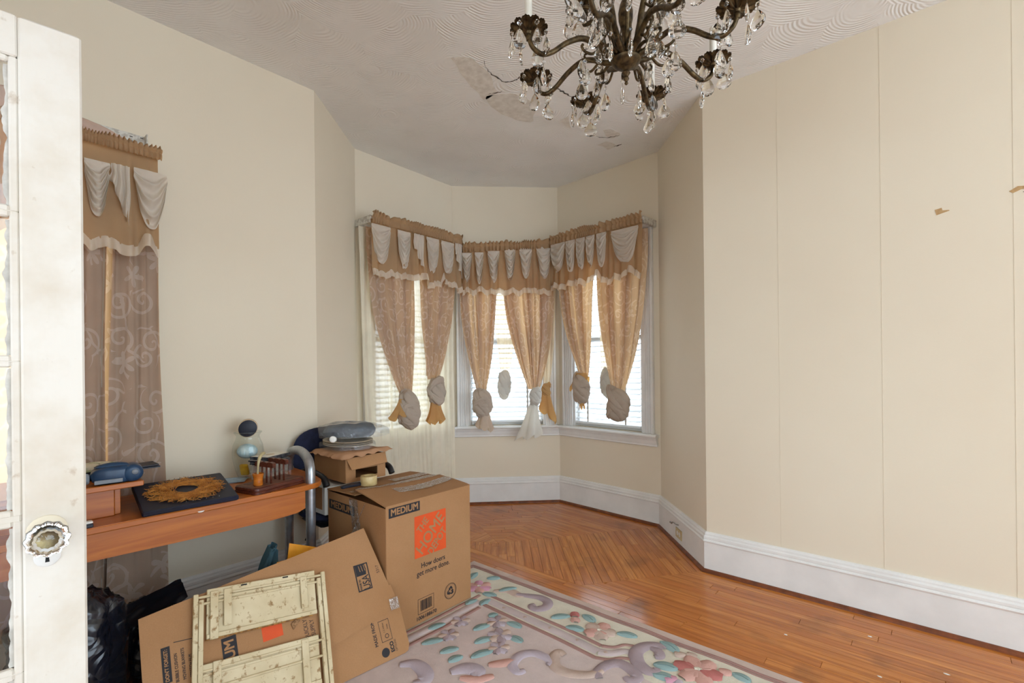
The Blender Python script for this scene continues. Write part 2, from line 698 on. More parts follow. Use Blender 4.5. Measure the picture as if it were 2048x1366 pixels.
def plank_geo(q, off=(0, 0)):
    n = len(q)
    cx, cy = sum(p[0] for p in q) / n, sum(p[1] for p in q) / n
    top = []
    for x, y in q:
        d = hypot(x - cx, y - cy) or 1
        ex = .0012 * (1 if x < cx else -1)
        ey = .0012 * (1 if y < cy else -1)
        top.append((x + ex, y + ey))
    ps = [(x - off[0], y - off[1], -.012) for x, y in q] + [(x - off[0], y - off[1], -.0012) for x, y in q] \
        + [(x - off[0], y - off[1], 0) for x, y in top]
    fs = [tuple(2 * n + k for k in range(n))]
    for r in range(2):
        for k in range(n):
            fs.append((r * n + k, r * n + (k + 1) % n, (r + 1) * n + (k + 1) % n, (r + 1) * n + k))
    return ps, fs


rest = MB()
cnt = 0


def seen(x, y):
    if y < 2.2 and not (x > -.5 and y > 1.85):
        return False
    if x < -2.75 or x > .55:
        return False
    return True


PLANKS.sort(key=lambda p: -p[5])
for q, ca, sa, wx, wy, ar in PLANKS:
    cu_ = sum(p[0] for p in q) / len(q)
    cv_ = sum(p[1] for p in q) / len(q)
    if seen(wx, wy) and cnt < 290 and len(q) < 9:
        ps, fs = plank_geo(q, (cu_, cv_))
        me = bpy.data.meshes.new('plank')
        me.from_pydata(ps, [], fs)
        me.materials.append(MATS['oak_board'])
        ob = bpy.data.objects.new('plank', me)
        COL.objects.link(ob)
        ob.parent = floor
        ob.location = (wx, wy, 0)
        ob.rotation_euler = (0, 0, atan2(sa, ca))
        cnt += 1
    else:
        ps, fs = plank_geo(q)
        rest.add([(x * ca - y * sa, x * sa + y * ca, z) for x, y, z in ps], fs)
rest.build('floor_boards', 'oak_board', floor, kind='stuff')

# small chips of paint lying on the boards
pm('paint_chips', srgb(232, 226, 214), None, .8)
for k, (x, y) in enumerate(((-.24, 2.86), (-.18, 2.52), (.12, 2.42), (-.55, 2.62), (.03, 2.72))):
    mb = MB()
    a = k * 1.3
    mb.prism([(x + .008 * cos(a + j * 1.26) * (1 + .5 * (j % 2)), y + .005 * sin(a + j * 1.26)) for j in range(5)],
             lambda u, w, d: (u, w, d), 0.0002, .0018)
    tag(mb.build('paint_chip', 'paint_chips'), ['tiny white paint chip on the oak floor nearest the right wall baseboard', 'tiny white paint chip lying alone halfway between rug and baseboard', 'tiny white paint chip on the oak floor farthest from the bay', 'tiny white paint chip on the oak floor closest to the bay', 'tiny white paint chip on the oak floor under the torn wall patch'][k], 'paint chip', 'paint chips on the floor')

# ------------------------------------------------------------------ windows
t = newmat('glass_pane', 0.03)
tr = t.n('ShaderNodeBsdfTransparent')
gl = t.n('ShaderNodeBsdfGlossy')
gl.inputs['Roughness'].default_value = .02
mx = t.n('ShaderNodeMixShader')
fr = t.n('ShaderNodeLayerWeight')
t.l(t.math('ADD', t.math('MULTIPLY', t.math('POWER', fr.outputs['Facing'], 4.0), .5), .05), mx.inputs[0])
t.l(tr.outputs[0], mx.inputs[1])
t.l(gl.outputs[0], mx.inputs[2])
t.l(mx.outputs[0], t.out.inputs[0])

pm('blind_slat', srgb(232, 234, 234), srgb(222, 226, 228), .4, 4)
pm('blind_tape', srgb(214, 212, 206), None, .8)


def window(i, name, head=2.47, blind=None, lab=None):
    sg = SEG[i]
    s0, s1, z0, z1 = OPEN[i]
    wroot = thing(name, None, None, sg((s0 + s1) / 2, 0, z0), kind='structure')
    cw = .095
    for sgn, e in ((-1, s0), (1, s1)):
        mb = MB()
        a, b = (e - cw, e) if sgn < 0 else (e, e + cw)
        mb.bbox((a, 0, z0 - .03), (b, .02, z1), .003, sg.M)
        bb = (a - .012, a + .012) if sgn < 0 else (b - .012, b + .012)
        mb.bbox((bb[0], 0, z0 - .03), (bb[1], .036, z1 + cw), .004, sg.M)
        m_ = (a + b) / 2
        for o_ in (-.022, .0, .022):
            mb.bbox((m_ + o_ - .007, .018, z0), (m_ + o_ + .007, .027, z1), .003, sg.M)
        mb.build('side_casing', 'trim_paint', wroot)
        mb = MB()
        jt = (e - .004, e + .02) if sgn < 0 else (e - .02, e + .004)
        mb.box((jt[0], -.12, z0), (jt[1], .0, z1), sg.M)
        mb.build('jamb', 'trim_paint', wroot)
    mb = MB()
    mb.bbox((s0 - cw - .01, 0, z1), (s1 + cw + .01, .024, head - .03), .003, sg.M)
    mb.bbox((s0 - cw - .018, 0, head - .03), (s1 + cw + .018, .05, head), .006, sg.M)
    mb.build('head_casing', 'trim_paint', wroot)
    e0, e1 = max(s0 - cw - .05, .0), min(s1 + cw + .05, sg.L - .0)
    if i == 0:
        e0, e1 = s0 - cw - .04, s1 + cw + .04
    mb = MB()
    prof = [(-.12, 0), (.03, 0), (.036, .006), (.038, .014), (.034, .022), (.028, .026), (-.12, .026)] if i == 0 else [(-.12, 0), (.055, 0), (.064, .006), (.066, .014), (.062, .022), (.054, .026), (-.12, .026)]
    zs = z0 - .03
    a1 = .062 * math.tan(radians(20)) if i in (2, 3, 4) else 0

    def sill(prof_, zb, end0, end1, m):
        n = len(prof_)
        ps = []
        for e, sg_ in ((end0, 1), (end1, -1)):
            for d, z in prof_:
                cut = max(d, 0) * .41 * sg_
                ps.append(sg(e + (cut if MIT[(sg_, i)] else 0), d, zb + z))
        m.add(ps, [(k, (k + 1) % n, n + (k + 1) % n, n + k) for k in range(n)] + [tuple(range(n - 1, -1, -1)), tuple(range(n, 2 * n))])

    MIT = {(1, 2): False, (-1, 2): True, (1, 3): True, (-1, 3): True, (1, 4): True, (-1, 4): False, (1, 0): False, (-1, 0): False}
    f0 = 0 if MIT[(1, i)] else e0
    f1 = sg.L if MIT[(-1, i)] else e1
    sill(prof, zs, f0, f1, mb)
    mb.build('stool', 'trim_paint', wroot)
    mb = MB()
    ap = [(0, 0), (.016, 0), (.022, .006), (.020, .014), (.026, .03), (.032, .052), (.040, .066), (.042, .078), (0, .078)]
    sill(ap, zs - .078, f0 + (.012 if not MIT[(1, i)] else 0), f1 - (.012 if not MIT[(-1, i)] else 0), mb)
    mb.build('apron', 'trim_paint', wroot)
    zm = (z0 + z1) / 2
    for nm, za, zb_, d in (('upper_sash', zm - .02, z1, -.095), ('lower_sash', z0, zm + .02, -.06)):
        mb = MB()
        r = .042
        for (a, b, c, d_) in ((s0, s0 + r, za, zb_), (s1 - r, s1, za, zb_), (s0 + r, s1 - r, za, za + r), (s0 + r, s1 - r, zb_ - r * .8, zb_)):
            mb.bbox((a + .0005, d - .016, c), (b - .0005, d + .016, d_), .002, sg.M)
        sa_ = mb.build(nm, 'trim_paint', wroot)
        mb = MB()
        mb.box((s0 + r, d - .002, za + r), (s1 - r, d + .002, zb_ - r * .8), sg.M)
        mb.build('pane', 'glass_pane', sa_)
    if blind:
        zb0, tilt, seed = blind
        random.seed(seed)
        br = thing('window_blind', lab, 'blind', sg((s0 + s1) / 2, -.02, zb0), 'white blinds in the bay windows')
        mb = MB()
        mb.bbox((s0 + .024, -.042, z1 - .05), (s1 - .024, .0, z1 - .002), .003, sg.M)
        mb.build('head_rail', 'blind_slat', br)
        sp = .047
        n = int((z1 - .06 - zb0) / sp)
        for k in range(n):
            z = z1 - .07 - k * sp
            mb = MB()
            a = radians(tilt + random.uniform(-4, 4))
            dz = random.uniform(-.002, .002)
            tip = random.uniform(-.004, .004)
            ps = []
            for e, zz in ((s0 + .028, -tip), (s1 - .028, tip)):
                for w_, hh in ((-.024, 0), (0, .003), (.024, 0), (.024, -.002), (0, .001), (-.024, -.002)):
                    ps.append(sg(e, -.021 + w_ * cos(a) - hh * sin(a), z + dz + zz + w_ * sin(a) + hh * cos(a)))
            mb.add(ps, [(j, (j + 1) % 6, 6 + (j + 1) % 6, 6 + j) for j in range(6)] + [(5, 4, 3, 2, 1, 0), (6, 7, 8, 9, 10, 11)])
            mb.build('slat', 'blind_slat', br)
        mb = MB()
        zl = z1 - .07 - n * sp
        mb.bbox((s0 + .028, -.044, zl - .008), (s1 - .028, .002, zl + .012), .003, sg.M)
        mb.build('bottom_rail', 'blind_slat', br)
        for e in (s0 + .17, s1 - .17):
            mb = MB()
            mb.box((e - .009, .0035, zl + .012), (e + .009, .005, z1 - .05), sg.M)
            mb.build('ladder_tape', 'blind_tape', br)
        return wroot, br
    return wroot, None


window(0, 'window_1', 2.44)
window(2, 'window_2', 2.46, (.77, -22, 1), 'white slatted blind behind the long sheer curtain in the bay')
window(3, 'window_3', 2.47, (.77, -24, 2), 'white slatted blind in the middle bay window over the sill')
window(4, 'window_4', 2.48, (.77, -20, 3), 'white slatted blind in the bay window next to the right wall')
# ------------------------------------------------------------------ curtain fabrics


def scroll_mask(t, scale=6.5):
    """ivory scroll and flower figure of the brocade, in cloth metres (UV)"""
    tc = t.n('ShaderNodeTexCoord')
    vo = t.n('ShaderNodeTexVoronoi', voronoi_dimensions='2D')
    vo.inputs['Scale'].default_value = scale
    vo.inputs['Randomness'].default_value = .75
    t.l(tc.outputs['UV'], vo.inputs['Vector'])
    sub = t.n('ShaderNodeVectorMath', operation='SUBTRACT')
    t.l(tc.outputs['UV'], sub.inputs[0])
    t.l(vo.outputs['Position'], sub.inputs[1])
    sp = t.n('ShaderNodeSeparateXYZ')
    t.l(sub.outputs[0], sp.inputs[0])
    x, y = sp.outputs[0], sp.outputs[1]
    r = t.math('SQRT', t.math('ADD', t.math('MULTIPLY', x, x), t.math('MULTIPLY', y, y)))
    th = t.math('ARCTAN2', y, x)
    scl = t.n('ShaderNodeSeparateColor')
    t.l(vo.outputs['Color'], scl.inputs[0])
    rnd, rnd2 = scl.outputs[0], scl.outputs[1]
    tw = t.math('ADD', t.math('MULTIPLY', th, 1 / (2 * pi)), rnd2)
    fr = t.math('FRACT', t.math('ADD', tw, t.math('MULTIPLY', r, 22.0)))
    band = t.math('MULTIPLY', t.math('LESS_THAN', t.math('ABSOLUTE', t.math('SUBTRACT', fr, .5)), .15),
                  t.math('LESS_THAN', r, .075))
    pet = t.math('ADD', .036, t.math('MULTIPLY', t.math('COSINE', t.math('ADD', t.math('MULTIPLY', th, 5), t.math('MULTIPLY', rnd2, 6))), .02))
    flw = t.math('LESS_THAN', r, pet)
    isf = t.math('GREATER_THAN', rnd, .58)
    a = t.math('MULTIPLY', isf, flw)
    b = t.math('MULTIPLY', t.math('SUBTRACT', 1.0, isf), band)
    vo2 = t.n('ShaderNodeTexVoronoi', voronoi_dimensions='2D', feature='DISTANCE_TO_EDGE')
    vo2.inputs['Scale'].default_value = scale
    vo2.inputs['Randomness'].default_value = .75
    nz = t.n('ShaderNodeTexNoise')
    nz.inputs['Scale'].default_value = 7
    t.l(tc.outputs['UV'], nz.inputs['Vector'])
    ad = t.n('ShaderNodeVectorMath', operation='MULTIPLY_ADD')
    t.l(nz.outputs['Color'], ad.inputs[0])
    ad.inputs[1].default_value = (.08, .08, 0)
    t.l(tc.outputs['UV'], ad.inputs[2])
    t.l(ad.outputs[0], vo2.inputs['Vector'])
    stem = t.math('MULTIPLY', t.math('LESS_THAN', vo2.outputs['Distance'], .035), t.math('GREATER_THAN', nz.outputs['Fac'], .5))
    return t.math('MAXIMUM', t.math('MAXIMUM', a, b), stem, clamp=True)


def cloth(name, diff, trans, fac=.5, clear=0.0, pattern=None, pt=None, pk=.3):
    t = newmat(name, .9)
    df = t.n('ShaderNodeBsdfDiffuse')
    tl = t.n('ShaderNodeBsdfTranslucent')
    mx = t.n('ShaderNodeMixShader')
    mx.inputs[0].default_value = fac
    v = t.coords('Object')
    f = t.ramp(t.noise(v, 7, 3), .3, .7)
    c = t.mix(f, diff, tuple(x * .88 for x in diff))
    c2 = t.mix(f, trans, tuple(x * .9 for x in trans))
    if pattern:
        m = scroll_mask(t)
        c = t.mix(t.math('MULTIPLY', m, pk), c, pattern)
        c2 = t.mix(t.math('MULTIPLY', m, pk * .8), c2, pt)
    t.l(c, df.inputs[0])
    t.l(c2, tl.inputs[0])
    t.l(df.outputs[0], mx.inputs[1])
    t.l(tl.outputs[0], mx.inputs[2])
    last = mx
    if clear:
        tr = t.n('ShaderNodeBsdfTransparent')
        m2 = t.n('ShaderNodeMixShader')
        m2.inputs[0].default_value = clear
        t.l(mx.outputs[0], m2.inputs[1])
        t.l(tr.outputs[0], m2.inputs[2])
        last = m2
    t.l(last.outputs[0], t.out.inputs[0])
    return MATS[name]


IV = srgb(240, 234, 224)
cloth('brocade', srgb(186, 169, 152), srgb(248, 194, 132), .36, .0, IV, srgb(250, 220, 178), .34)
cloth('added_lining', srgb(206, 194, 176), srgb(214, 170, 124), .03)
cloth('tan_satin', srgb(176, 150, 118), srgb(242, 178, 108), .28)
cloth('ivory_chiffon', srgb(232, 222, 208), srgb(240, 226, 204), .35)
cloth('ivory_ruffle', srgb(238, 228, 212), srgb(250, 230, 200), .45, .12)
cloth('knot_cloth', srgb(204, 190, 174), srgb(226, 190, 146), .3)
cloth('knot_white', srgb(226, 222, 214), srgb(244, 236, 220), .35)
cloth('gold_lining', srgb(206, 168, 116), srgb(236, 180, 100), .4)
cloth('sheer', srgb(244, 236, 216), srgb(246, 228, 190), .26, .07)
cloth('sheer_tan', srgb(232, 216, 190), srgb(252, 226, 180), .5, .22)
pm('rod_white', srgb(232, 230, 224), None, .4)
pm('bracket_metal', srgb(214, 210, 200), srgb(180, 172, 160), .5, 40, lo=.45, hi=.6)


def foldfn(n, seed):
    random.seed(seed)
    ph = [random.uniform(0, 6.28) for _ in range(5)]

    def f(u):
        w = u + .035 * sin(2 * pi * u * 1.7 + ph[0]) + .02 * sin(2 * pi * u * 3.1 + ph[1])
        a = sin(2 * pi * n * w + ph[2])
        return .75 * a + .25 * sin(2 * pi * n * 2.1 * w + ph[3]) + .2 * sin(2 * pi * u * 1.5 + ph[4])
    return f


def panel(sg, root, name, mat, top, ztop, bot, zbot, d=.09, folds=6, amp=.022, p=2.2, seed=0, nv=36, amp_b=.35, flare=0, wavy=0.0, nz=.006):
    f = foldfn(folds, seed)
    uvs = []
    wid = top[1] - top[0]

    def fn(u, v):
        g = v ** p
        a = lerp(top[0], bot[0], g)
        b = lerp(top[1], bot[1], g)
        s = lerp(a, b, u)
        am = 1.5 * amp * lerp(1, amp_b, g) * smoothstep(-.1, .12, v) * (1 + flare * v)
        dd = d + am * f(u + .015 * sin(4 * v + seed)) + nz * noise.noise((u * 3, v * 5, seed * 1.7))
        z = lerp(ztop, zbot, v) + (wavy * sin(u * 17 + seed) * v ** 6)
        uvs.append((u * wid * 1.5, (1 - v) * (ztop - zbot)))
        return sg(s + .004 * sin(v * 9 + u * 20), dd, z)
    mb = MB()
    mb.grid(fn, folds * 12, nv)
    return mb.build(name, mat, root, smooth=True, uv=uvs)


def knot(sg, root, s, z, d, r, h, mat, seed, flat=.72, twist=3.0, name='knot'):
    """twisted knot of cloth: a wrapped bulb with two crossing bands and a stub of cloth below"""
    mb = MB()

    def bulb(u, v):
        a = 2 * pi * u
        zz = cos(pi * v)
        rr = sin(pi * v) ** .75 if 0 < v < 1 else 0
        sp = 5 * a + twist * 2.6 * v * pi + seed
        wob = 1.0 + .08 * sin(2 * a + 2 * v + seed) - .24 * math.exp(-(sin(sp * .5) / .28) ** 2) + .18 * noise.noise((cos(a) * 1.4 + seed, sin(a) * 1.4, zz * 1.8))
        q = rr * wob
        return sg(s + r * q * cos(a) + .14 * r * sin(3 * v + seed), d + r * flat * q * sin(a), z + h * zz * (1 + .05 * sin(2 * a + seed)))
    mb.grid(bulb, 64, 34, wrap=True)
    sgn_ = 1 if seed % 2 else -1
    for k, (tl, zz, br, sc_) in enumerate(((.75, .34, .62, .74), (-.7, -.12, .55, .78), (.25, -.45, .42, .62))):
        def band(u, v):
            a = 2 * pi * u
            b = 2 * pi * v
            R = r * sc_ * (1 + .07 * sin(2 * a + seed + k))
            mr = r * br * (.85 + .35 * noise.noise((cos(a) * 1.3, sin(a) * 1.3, k * 3 + seed)))
            cr = 1.05 - .34 * math.exp(-(sin(2.0 * b + .9 * sin(a + k) + seed) / .32) ** 2)
            x = (R + mr * .42 * cos(b) * cr) * cos(a)
            y = (R + mr * .42 * cos(b) * cr) * sin(a) * flat
            hz = zz * h + tl * r * cos(a + seed * .15) * sgn_ + mr * .8 * sin(b) * cr
            return sg(s + x, d + y, z + hz)
        mb.grid(band, 56, 30, wrap=True)
    return mb.build(name, mat, root, smooth=True)


def tail(sg, root, s, z0, z1, d, w0, w1, mat, seed, name='tail', folds=4, skew=0.0, ds=0.0):
    """flared end of cloth below a knot: a closed, pleated skirt"""
    mb = MB()

    def fn(u, v):
        a = 2 * pi * u
        w = lerp(w0, w1, v ** 1.3)
        pl = 1 + (.12 + .22 * v) * sin(folds * a + seed) + .1 * noise.noise((cos(a) * 2, sin(a) * 2, v * 2 + seed))
        zz = lerp(z0, z1, v) + v * skew * cos(a) + v ** 3 * .02 * sin(5 * a + seed)
        return sg(s + ds * v + w * pl * cos(a), d + w * .42 * pl * sin(a), zz)
    mb.grid(fn, 48, 14, wrap=True)
    return mb.build(name, mat, root, smooth=True)


def ruffle_header(sg, root, s0, s1, zc, seed, h_up=.05, h_dn=.05, d=.125, slope=0.0, freq=26):
    L = s1 - s0
    n = int(L * freq)
    f = foldfn(n, seed)

    def fn(u, v):
        s = lerp(s0, s1, u)
        pinch = abs(v - .5) * 2
        top = max(0, (.5 - v) * 2)
        puff = .5 + .5 * noise.noise((s * 9, seed, 0)) + .25 * noise.noise((s * 23, seed, 4))
        zr = top * (.018 + h_up * max(puff, .1) * (1.15 - .35 * top)) if v < .5 else -(v - .5) * 2 * h_dn
        z = zc + slope * (u - .5) + zr + top * .006 * f(u)
        bulge = .016 * sin(pi * min(top, 1)) if v < .5 else .006 * sin(pi * (v - .5) * 2)
        am = (.006 + .014 * pinch) * min(1, 30 / freq)
        return sg(s + .006 * top * noise.noise((s * 15, seed, 9)), d + am * f(u) + bulge, z)
    mb = MB()
    mb.grid(fn, n * 9, 16)
    return mb.build('gathered_header', 'tan_satin', root, smooth=True)


def swag(sg, root, s0, s1, zt, zb, d=.14, seed=0, folds=5, slope=0.0, mat='ivory_chiffon'):
    """scooped swag: nested hanging folds between two gathered sides"""
    w = (s1 - s0) / 2
    c = (s0 + s1) / 2
    drop = zt - zb

    def fn(u, v):
        x = 2 * u - 1
        ee = lerp(1.35, 2.5, v)
        sag = drop * (v ** .85) * (1 - abs(x) ** ee)
        side = drop * .30 * v * abs(x) ** 2.6
        wid = w * (1 - .10 * v * abs(x)) * (1 + .05 * sin(pi * v))
        ridge = 1 - 2 * abs(sin(pi * folds * v + .8 * x + seed + .9 * noise.noise((x * 1.5, v * 2, seed))))
        dd = d + .015 * ridge * (1 - abs(x) ** 4) * smoothstep(0, .2, v) + .022 * sin(pi * min(v * 1.05, 1)) * (1 - x * x) + .005 * noise.noise((x * 2, v * 4, seed))
        return sg(c + wid * x + .004 * noise.noise((x * 3, v * 3, seed + 5)), dd, zt + slope * x - sag - side)
    mb = MB()
    mb.grid(fn, 26, 46)
    return mb.build('swag', mat, root, smooth=True)


def jabot(sg, root, s0, s1, zt, zb0, zb1, d=.14, seed=0, mat='ivory_chiffon'):
    """hanging pleated end with a slanting hem"""
    f = foldfn(3, seed)

    def fn(u, v):
        zb = lerp(zb0, zb1, u)
        return sg(lerp(s0, s1, u) + .006 * sin(v * 7 + seed) * v, d + .014 * f(u) * (.4 + v), lerp(zt, zb, v) + .006 * v * sin(u * 9))
    mb = MB()
    mb.grid(fn, 30, 24)
    return mb.build('jabot', mat, root, smooth=True)


def valance(sg, label, s0, s1, zrod, zbot, swags, seed, jabots=(), slope=0.0, group=None, d=.205, ends=True, hfreq=30, hup=.05, hdn=.045):
    root = thing('valance', label, 'valance', sg((s0 + s1) / 2, d, zrod), group)
    L = s1 - s0
    mb = MB()
    ra_ = max(s0 - .005, d * sg.k0 + .014) if getattr(sg, 'k0', None) else s0 - .005
    rb_ = min(s1 + .005, sg.L - d * sg.k1 - .014) if getattr(sg, 'k1', None) else s1 + .005
    mb.tube([sg(ra_, d, zrod - slope / 2), sg((s0 + s1) / 2, d, zrod), sg(rb_, d, zrod + slope / 2)], .011, 8)
    mb.build('rod', 'rod_white', root)
    if ends:
        for e, zz in ((s0 + .006, -slope / 2), (s1 - .006, slope / 2)):
            mb = MB()
            mb.bbox((e - .012, .0, zrod + zz - .035), (e + .012, d, zrod + zz + .02), .003, sg.M)
            mb.build('bracket', 'bracket_metal', root)
    ruffle_header(sg, root, s0 - .01, s1 + .01, zrod, seed, d=d + .034, slope=slope, freq=hfreq, h_up=hup, h_dn=hdn)
    n = int(L * 11)
    f = foldfn(n, seed + 3)

    def low(s):
        return zbot(s) if callable(zbot) else zbot + .05 * noise.noise((s * 6, seed, 2)) + .035 * noise.noise((s * 17, seed, 5))

    uvs = []

    def body(u, v):
        s = lerp(s0, s1, u)
        zt = zrod + slope * (u - .5) - .008
        return sg(s, d + .004 + .020 * f(u) * (.35 + .65 * v) + .012 * v, lerp(zt, low(s), v))
    mb = MB()
    mb.grid(body, n * 9, 16)
    mb.build('body', 'tan_satin', root, smooth=True)

    def trim(u, v):
        s = lerp(s0, s1, u)
        lift = .05 * smoothstep(.35, .6, noise.noise((s * 9, seed + 4, 1))) * (1 - .2 * v)
        hf = sin(s * 150 + 2 * sin(s * 31)) * (.003 + .008 * v)
        return sg(s, d + .018 + .020 * f(u) + hf + .012 * v + lift * .3, low(s) + .008 - .052 * v + lift * .7 + .004 * sin(s * 90))
    mb = MB()
    mb.grid(trim, n * 22, 5)
    mb.build('ruffle_trim', 'ivory_ruffle', root, smooth=True)
    for k, (a, b, zt, zb) in enumerate(swags):
        swag(sg, root, a, b, zt, zb, d=d + .03, seed=seed * 3 + k, folds=4 + (k + seed) % 3)
    for k, (a, b, zt, z1_, z2_) in enumerate(jabots):
        jabot(sg, root, a, b, zt, z1_, z2_, d=d + .032, seed=seed + k)
    return root


def curtain(label, sg, base, group=None, cat='curtain', name='tied_curtain'):
    return thing(name, label, cat, base, group)




class Mitred(Seg):
    """a bay wall run whose hangings stop at the corner bisector they share with the next run"""

    def __init__(self, i, start, end):
        Seg.__init__(self, PLAN[i], PLAN[i + 1])
        half = lambda j: math.tan(SEG[j].t.angle(SEG[j + 1].t) / 2)
        self.k0 = half(i - 1) if start else None
        self.k1 = half(i) if end else None

    def __call__(self, s, d, z):
        if self.k0 is not None:
            s = max(s, d * self.k0 + .0012)
        if self.k1 is not None:
            s = min(s, self.L - d * self.k1 - .0012)
        return Seg.__call__(self, s, d, z)


S1, S2, S3 = Mitred(2, False, True), Mitred(3, True, True), Mitred(4, True, False)
VG = 'swagged valances'
valance(S1, 'tan swagged valance with ruffled header above the long sheer curtain in the bay', .0, 1.0, 2.47, 2.065,
        [(-.012, .16, 2.415, 2.115), (.228, .358, 2.415, 2.11), (.53, .666, 2.42, 2.12), (.694, .846, 2.42, 2.14)], 1,
        [(.395, .50, 2.42, 2.30, 2.11), (.86, .945, 2.43, 2.33, 2.11)], slope=.01)
valance(S2, 'tan swagged valance with ruffled header over the middle bay window', .05, 1.0, 2.425, 2.02,
        [(.098, .19, 2.355, 2.085), (.217, .295, 2.36, 2.07), (.335, .442, 2.375, 2.085), (.49, .588, 2.39, 2.105), (.627, .741, 2.40, 2.12), (.785, .925, 2.415, 2.12)], 2, slope=.05)
valance(S3, 'tan swagged valance with ruffled header in the bay beside the plain right wall', .075, 1.045, 2.475, 2.06,
        [(.105, .278, 2.43, 2.165), (.287, .392, 2.43, 2.15), (.402, .502, 2.43, 2.155), (.51, .602, 2.43, 2.15), (.62, .72, 2.43, 2.14), (.768, 1.02, 2.42, 2.14)], 3, slope=-.0)

TG = 'knotted brocade curtains in the bay'


def tied(label, sg, top, neck, zneck, ks, kz, kr, kh, seed, kmat='knot_cloth', mat='brocade', folds=5, d=.142, amp=.0125, ztop=2.41, group=TG, name='tied_curtain', p=2.2):
    r = curtain(label, sg, sg(ks, d, kz - kh), group, name=name)
    panel(sg, r, 'panel', mat, top, ztop, neck, zneck - kh * .25, d, folds, amp, p, seed)
    if mat == 'brocade':
        random.seed(seed)
        u = random.uniform(.05, .2)
        while u < .8:
            w = random.uniform(.10, .22)
            def sub(a, b, q):
                return lerp(a, b, q)
            panel(sg, r, 'pleat', mat, (sub(*top, u), sub(*top, u + w)), ztop, (sub(*neck, u), sub(*neck, u + w)), zneck,
                  d - .030, 2, .005, p, seed + 50 + int(u * 20))
            u += w + random.uniform(.10, .2)
    knot(sg, r, ks, kz, d + (.0 if mat == 'sheer_tan' else .042), kr, kh, kmat, seed, .40 if mat == 'sheer_tan' else .56)
    return r


r = tied('brocade curtain tied in a big loose knot with a tan lining flap', S1, (.0, .475), (.30, .43), 1.14, .365, .965, .105, .16, 11, folds=5)
tail(S1, r, .30, 1.06, .93, .185, .03, .085, 'gold_lining', 4, 'lining_flap', 3, .03, -.03)
r = tied('brocade curtain tied in a wrapped knot with a tan gathered tail', S1, (.525, .98), (.60, .73), 1.24, .66, 1.10, .088, .12, 12, folds=5)
tail(S1, r, .655, 1.03, .835, .18, .045, .085, 'gold_lining', 7, 'tail', 5)
r = tied('brocade curtain in the middle bay window tied in a pale pointed knot', S2, (.06, .425), (.225, .305), 1.10, .265, .975, .082, .13, 13, folds=5, ztop=2.355)
tail(S2, r, .29, .92, .745, .18, .04, .075, 'knot_cloth', 3, 'tail', 3, -.02)
r = tied('pale brocade curtain with a small white knot and a long flared white tail', S2, (.46, .985), (.705, .815), 1.12, .765, 1.03, .056, .085, 14, 'knot_white', folds=7)
tail(S2, r, .755, 1.0, .655, .18, .03, .105, 'knot_white', 2, 'tail', 4, .015, -.055)
r = tied('sheer inner curtain tied in a small white egg-shaped knot', S2, (.38, .62), (.45, .53), 1.27, .487, 1.14, .062, .135, 15, 'knot_white', 'sheer_tan', 4, .085, .006, group='sheer inner curtains')
r = tied('sheer inner curtain ending in a gold bell-shaped tail', S2, (.80, .99), (.86, .92), 1.17, .885, 1.09, .045, .06, 16, 'gold_lining', 'sheer_tan', 3, .085, .006, group='sheer inner curtains')
tail(S2, r, .88, 1.09, .83, .082, .035, .078, 'gold_lining', 5, 'tail', 3, -.06, .03)
r = tied('brocade curtain tied in a wide wrapped knot with a gold rim', S3, (.09, .525), (.355, .46), 1.26, .405, 1.105, .095, .13, 17, folds=6)
tail(S3, r, .405, 1.25, 1.15, .18, .05, .085, 'gold_lining', 3, 'rim', 2, .05, -.02)
tail(S3, r, .425, 1.02, .945, .20, .02, .03, 'gold_lining', 4, 'tail', 2)
r = tied('sheer inner curtain tied in a grey-white crumpled knot', S3, (.53, .66), (.555, .62), 1.29, .60, 1.165, .065, .13, 18, 'knot_white', 'sheer_tan', 3, .085, .006, group='sheer inner curtains')
r = tied('brocade curtain beside the right window casing tied in a round rosette knot', S3, (.55, 1.045), (.70, .82), 1.12, .772, .985, .105, .135, 19, folds=6)

# long sheer at the first bay window, reaching behind the boxes
r = curtain('long ivory sheer curtain hanging to the floor in the bay behind the stacked boxes', S1, S1(.45, .04, .1), cat='curtain', name='sheer_curtain')
panel(S1, r, 'panel', 'sheer', (-.03, .97), 2.42, (.06,   .965), .10, .086, 13, .0065, 1.2, 31, amp_b=1.0, nz=.003)
# white sheer hem over the bay corner beside it
SC = SEG[1]

# ------------------------------------------------------------------ left wall window dressing
S0 = SEG[0]
off = -BACK_Y
SL = [(off + a, off + b, zt, zb) for a, b, zt, zb in ((.345, .43, 2.225, 1.985), (.515, .64, 2.235, 1.965), (-.05, .10, 2.22, 1.97), (.15, .30, 2.22, 1.97))]
valance(S0, 'tan swagged valance with ruffled header on the left wall above the desk', off - .56, off + .61, 2.325, 1.895, SL, 5,
        [(off + .435, off + .50, 2.23, 2.16, 1.95)], d=.155, ends=False, hfreq=62, hup=.018, hdn=.03)
r = curtain('floor-length brocade curtain on the left wall behind the desk', S0, S0(off + .4, .1, .2), name='long_curtain')
for ta, tb, ba, bb, nf, sd in ((.22, .432, .27, .405, 3, 41), (.452, .62, .410, .655, 3, 43)):
    panel(S0, r, 'panel', 'brocade', (off + ta, off + tb), 2.27, (off + ba, off + bb), .205, .083, nf, .009, 1.4, sd, nv=50, amp_b=.5, wavy=.012, nz=.002)
    panel(S0, r, 'lining', 'added_lining', (off + ta + .002, off + tb - .002), 2.27, (off + ba + .002, off + bb - .002), .22, .079, nf, .009, 1.4, sd, nv=50, amp_b=.5, wavy=.012, nz=.002)  # unseen backing layer added to cut the window glow through these panels
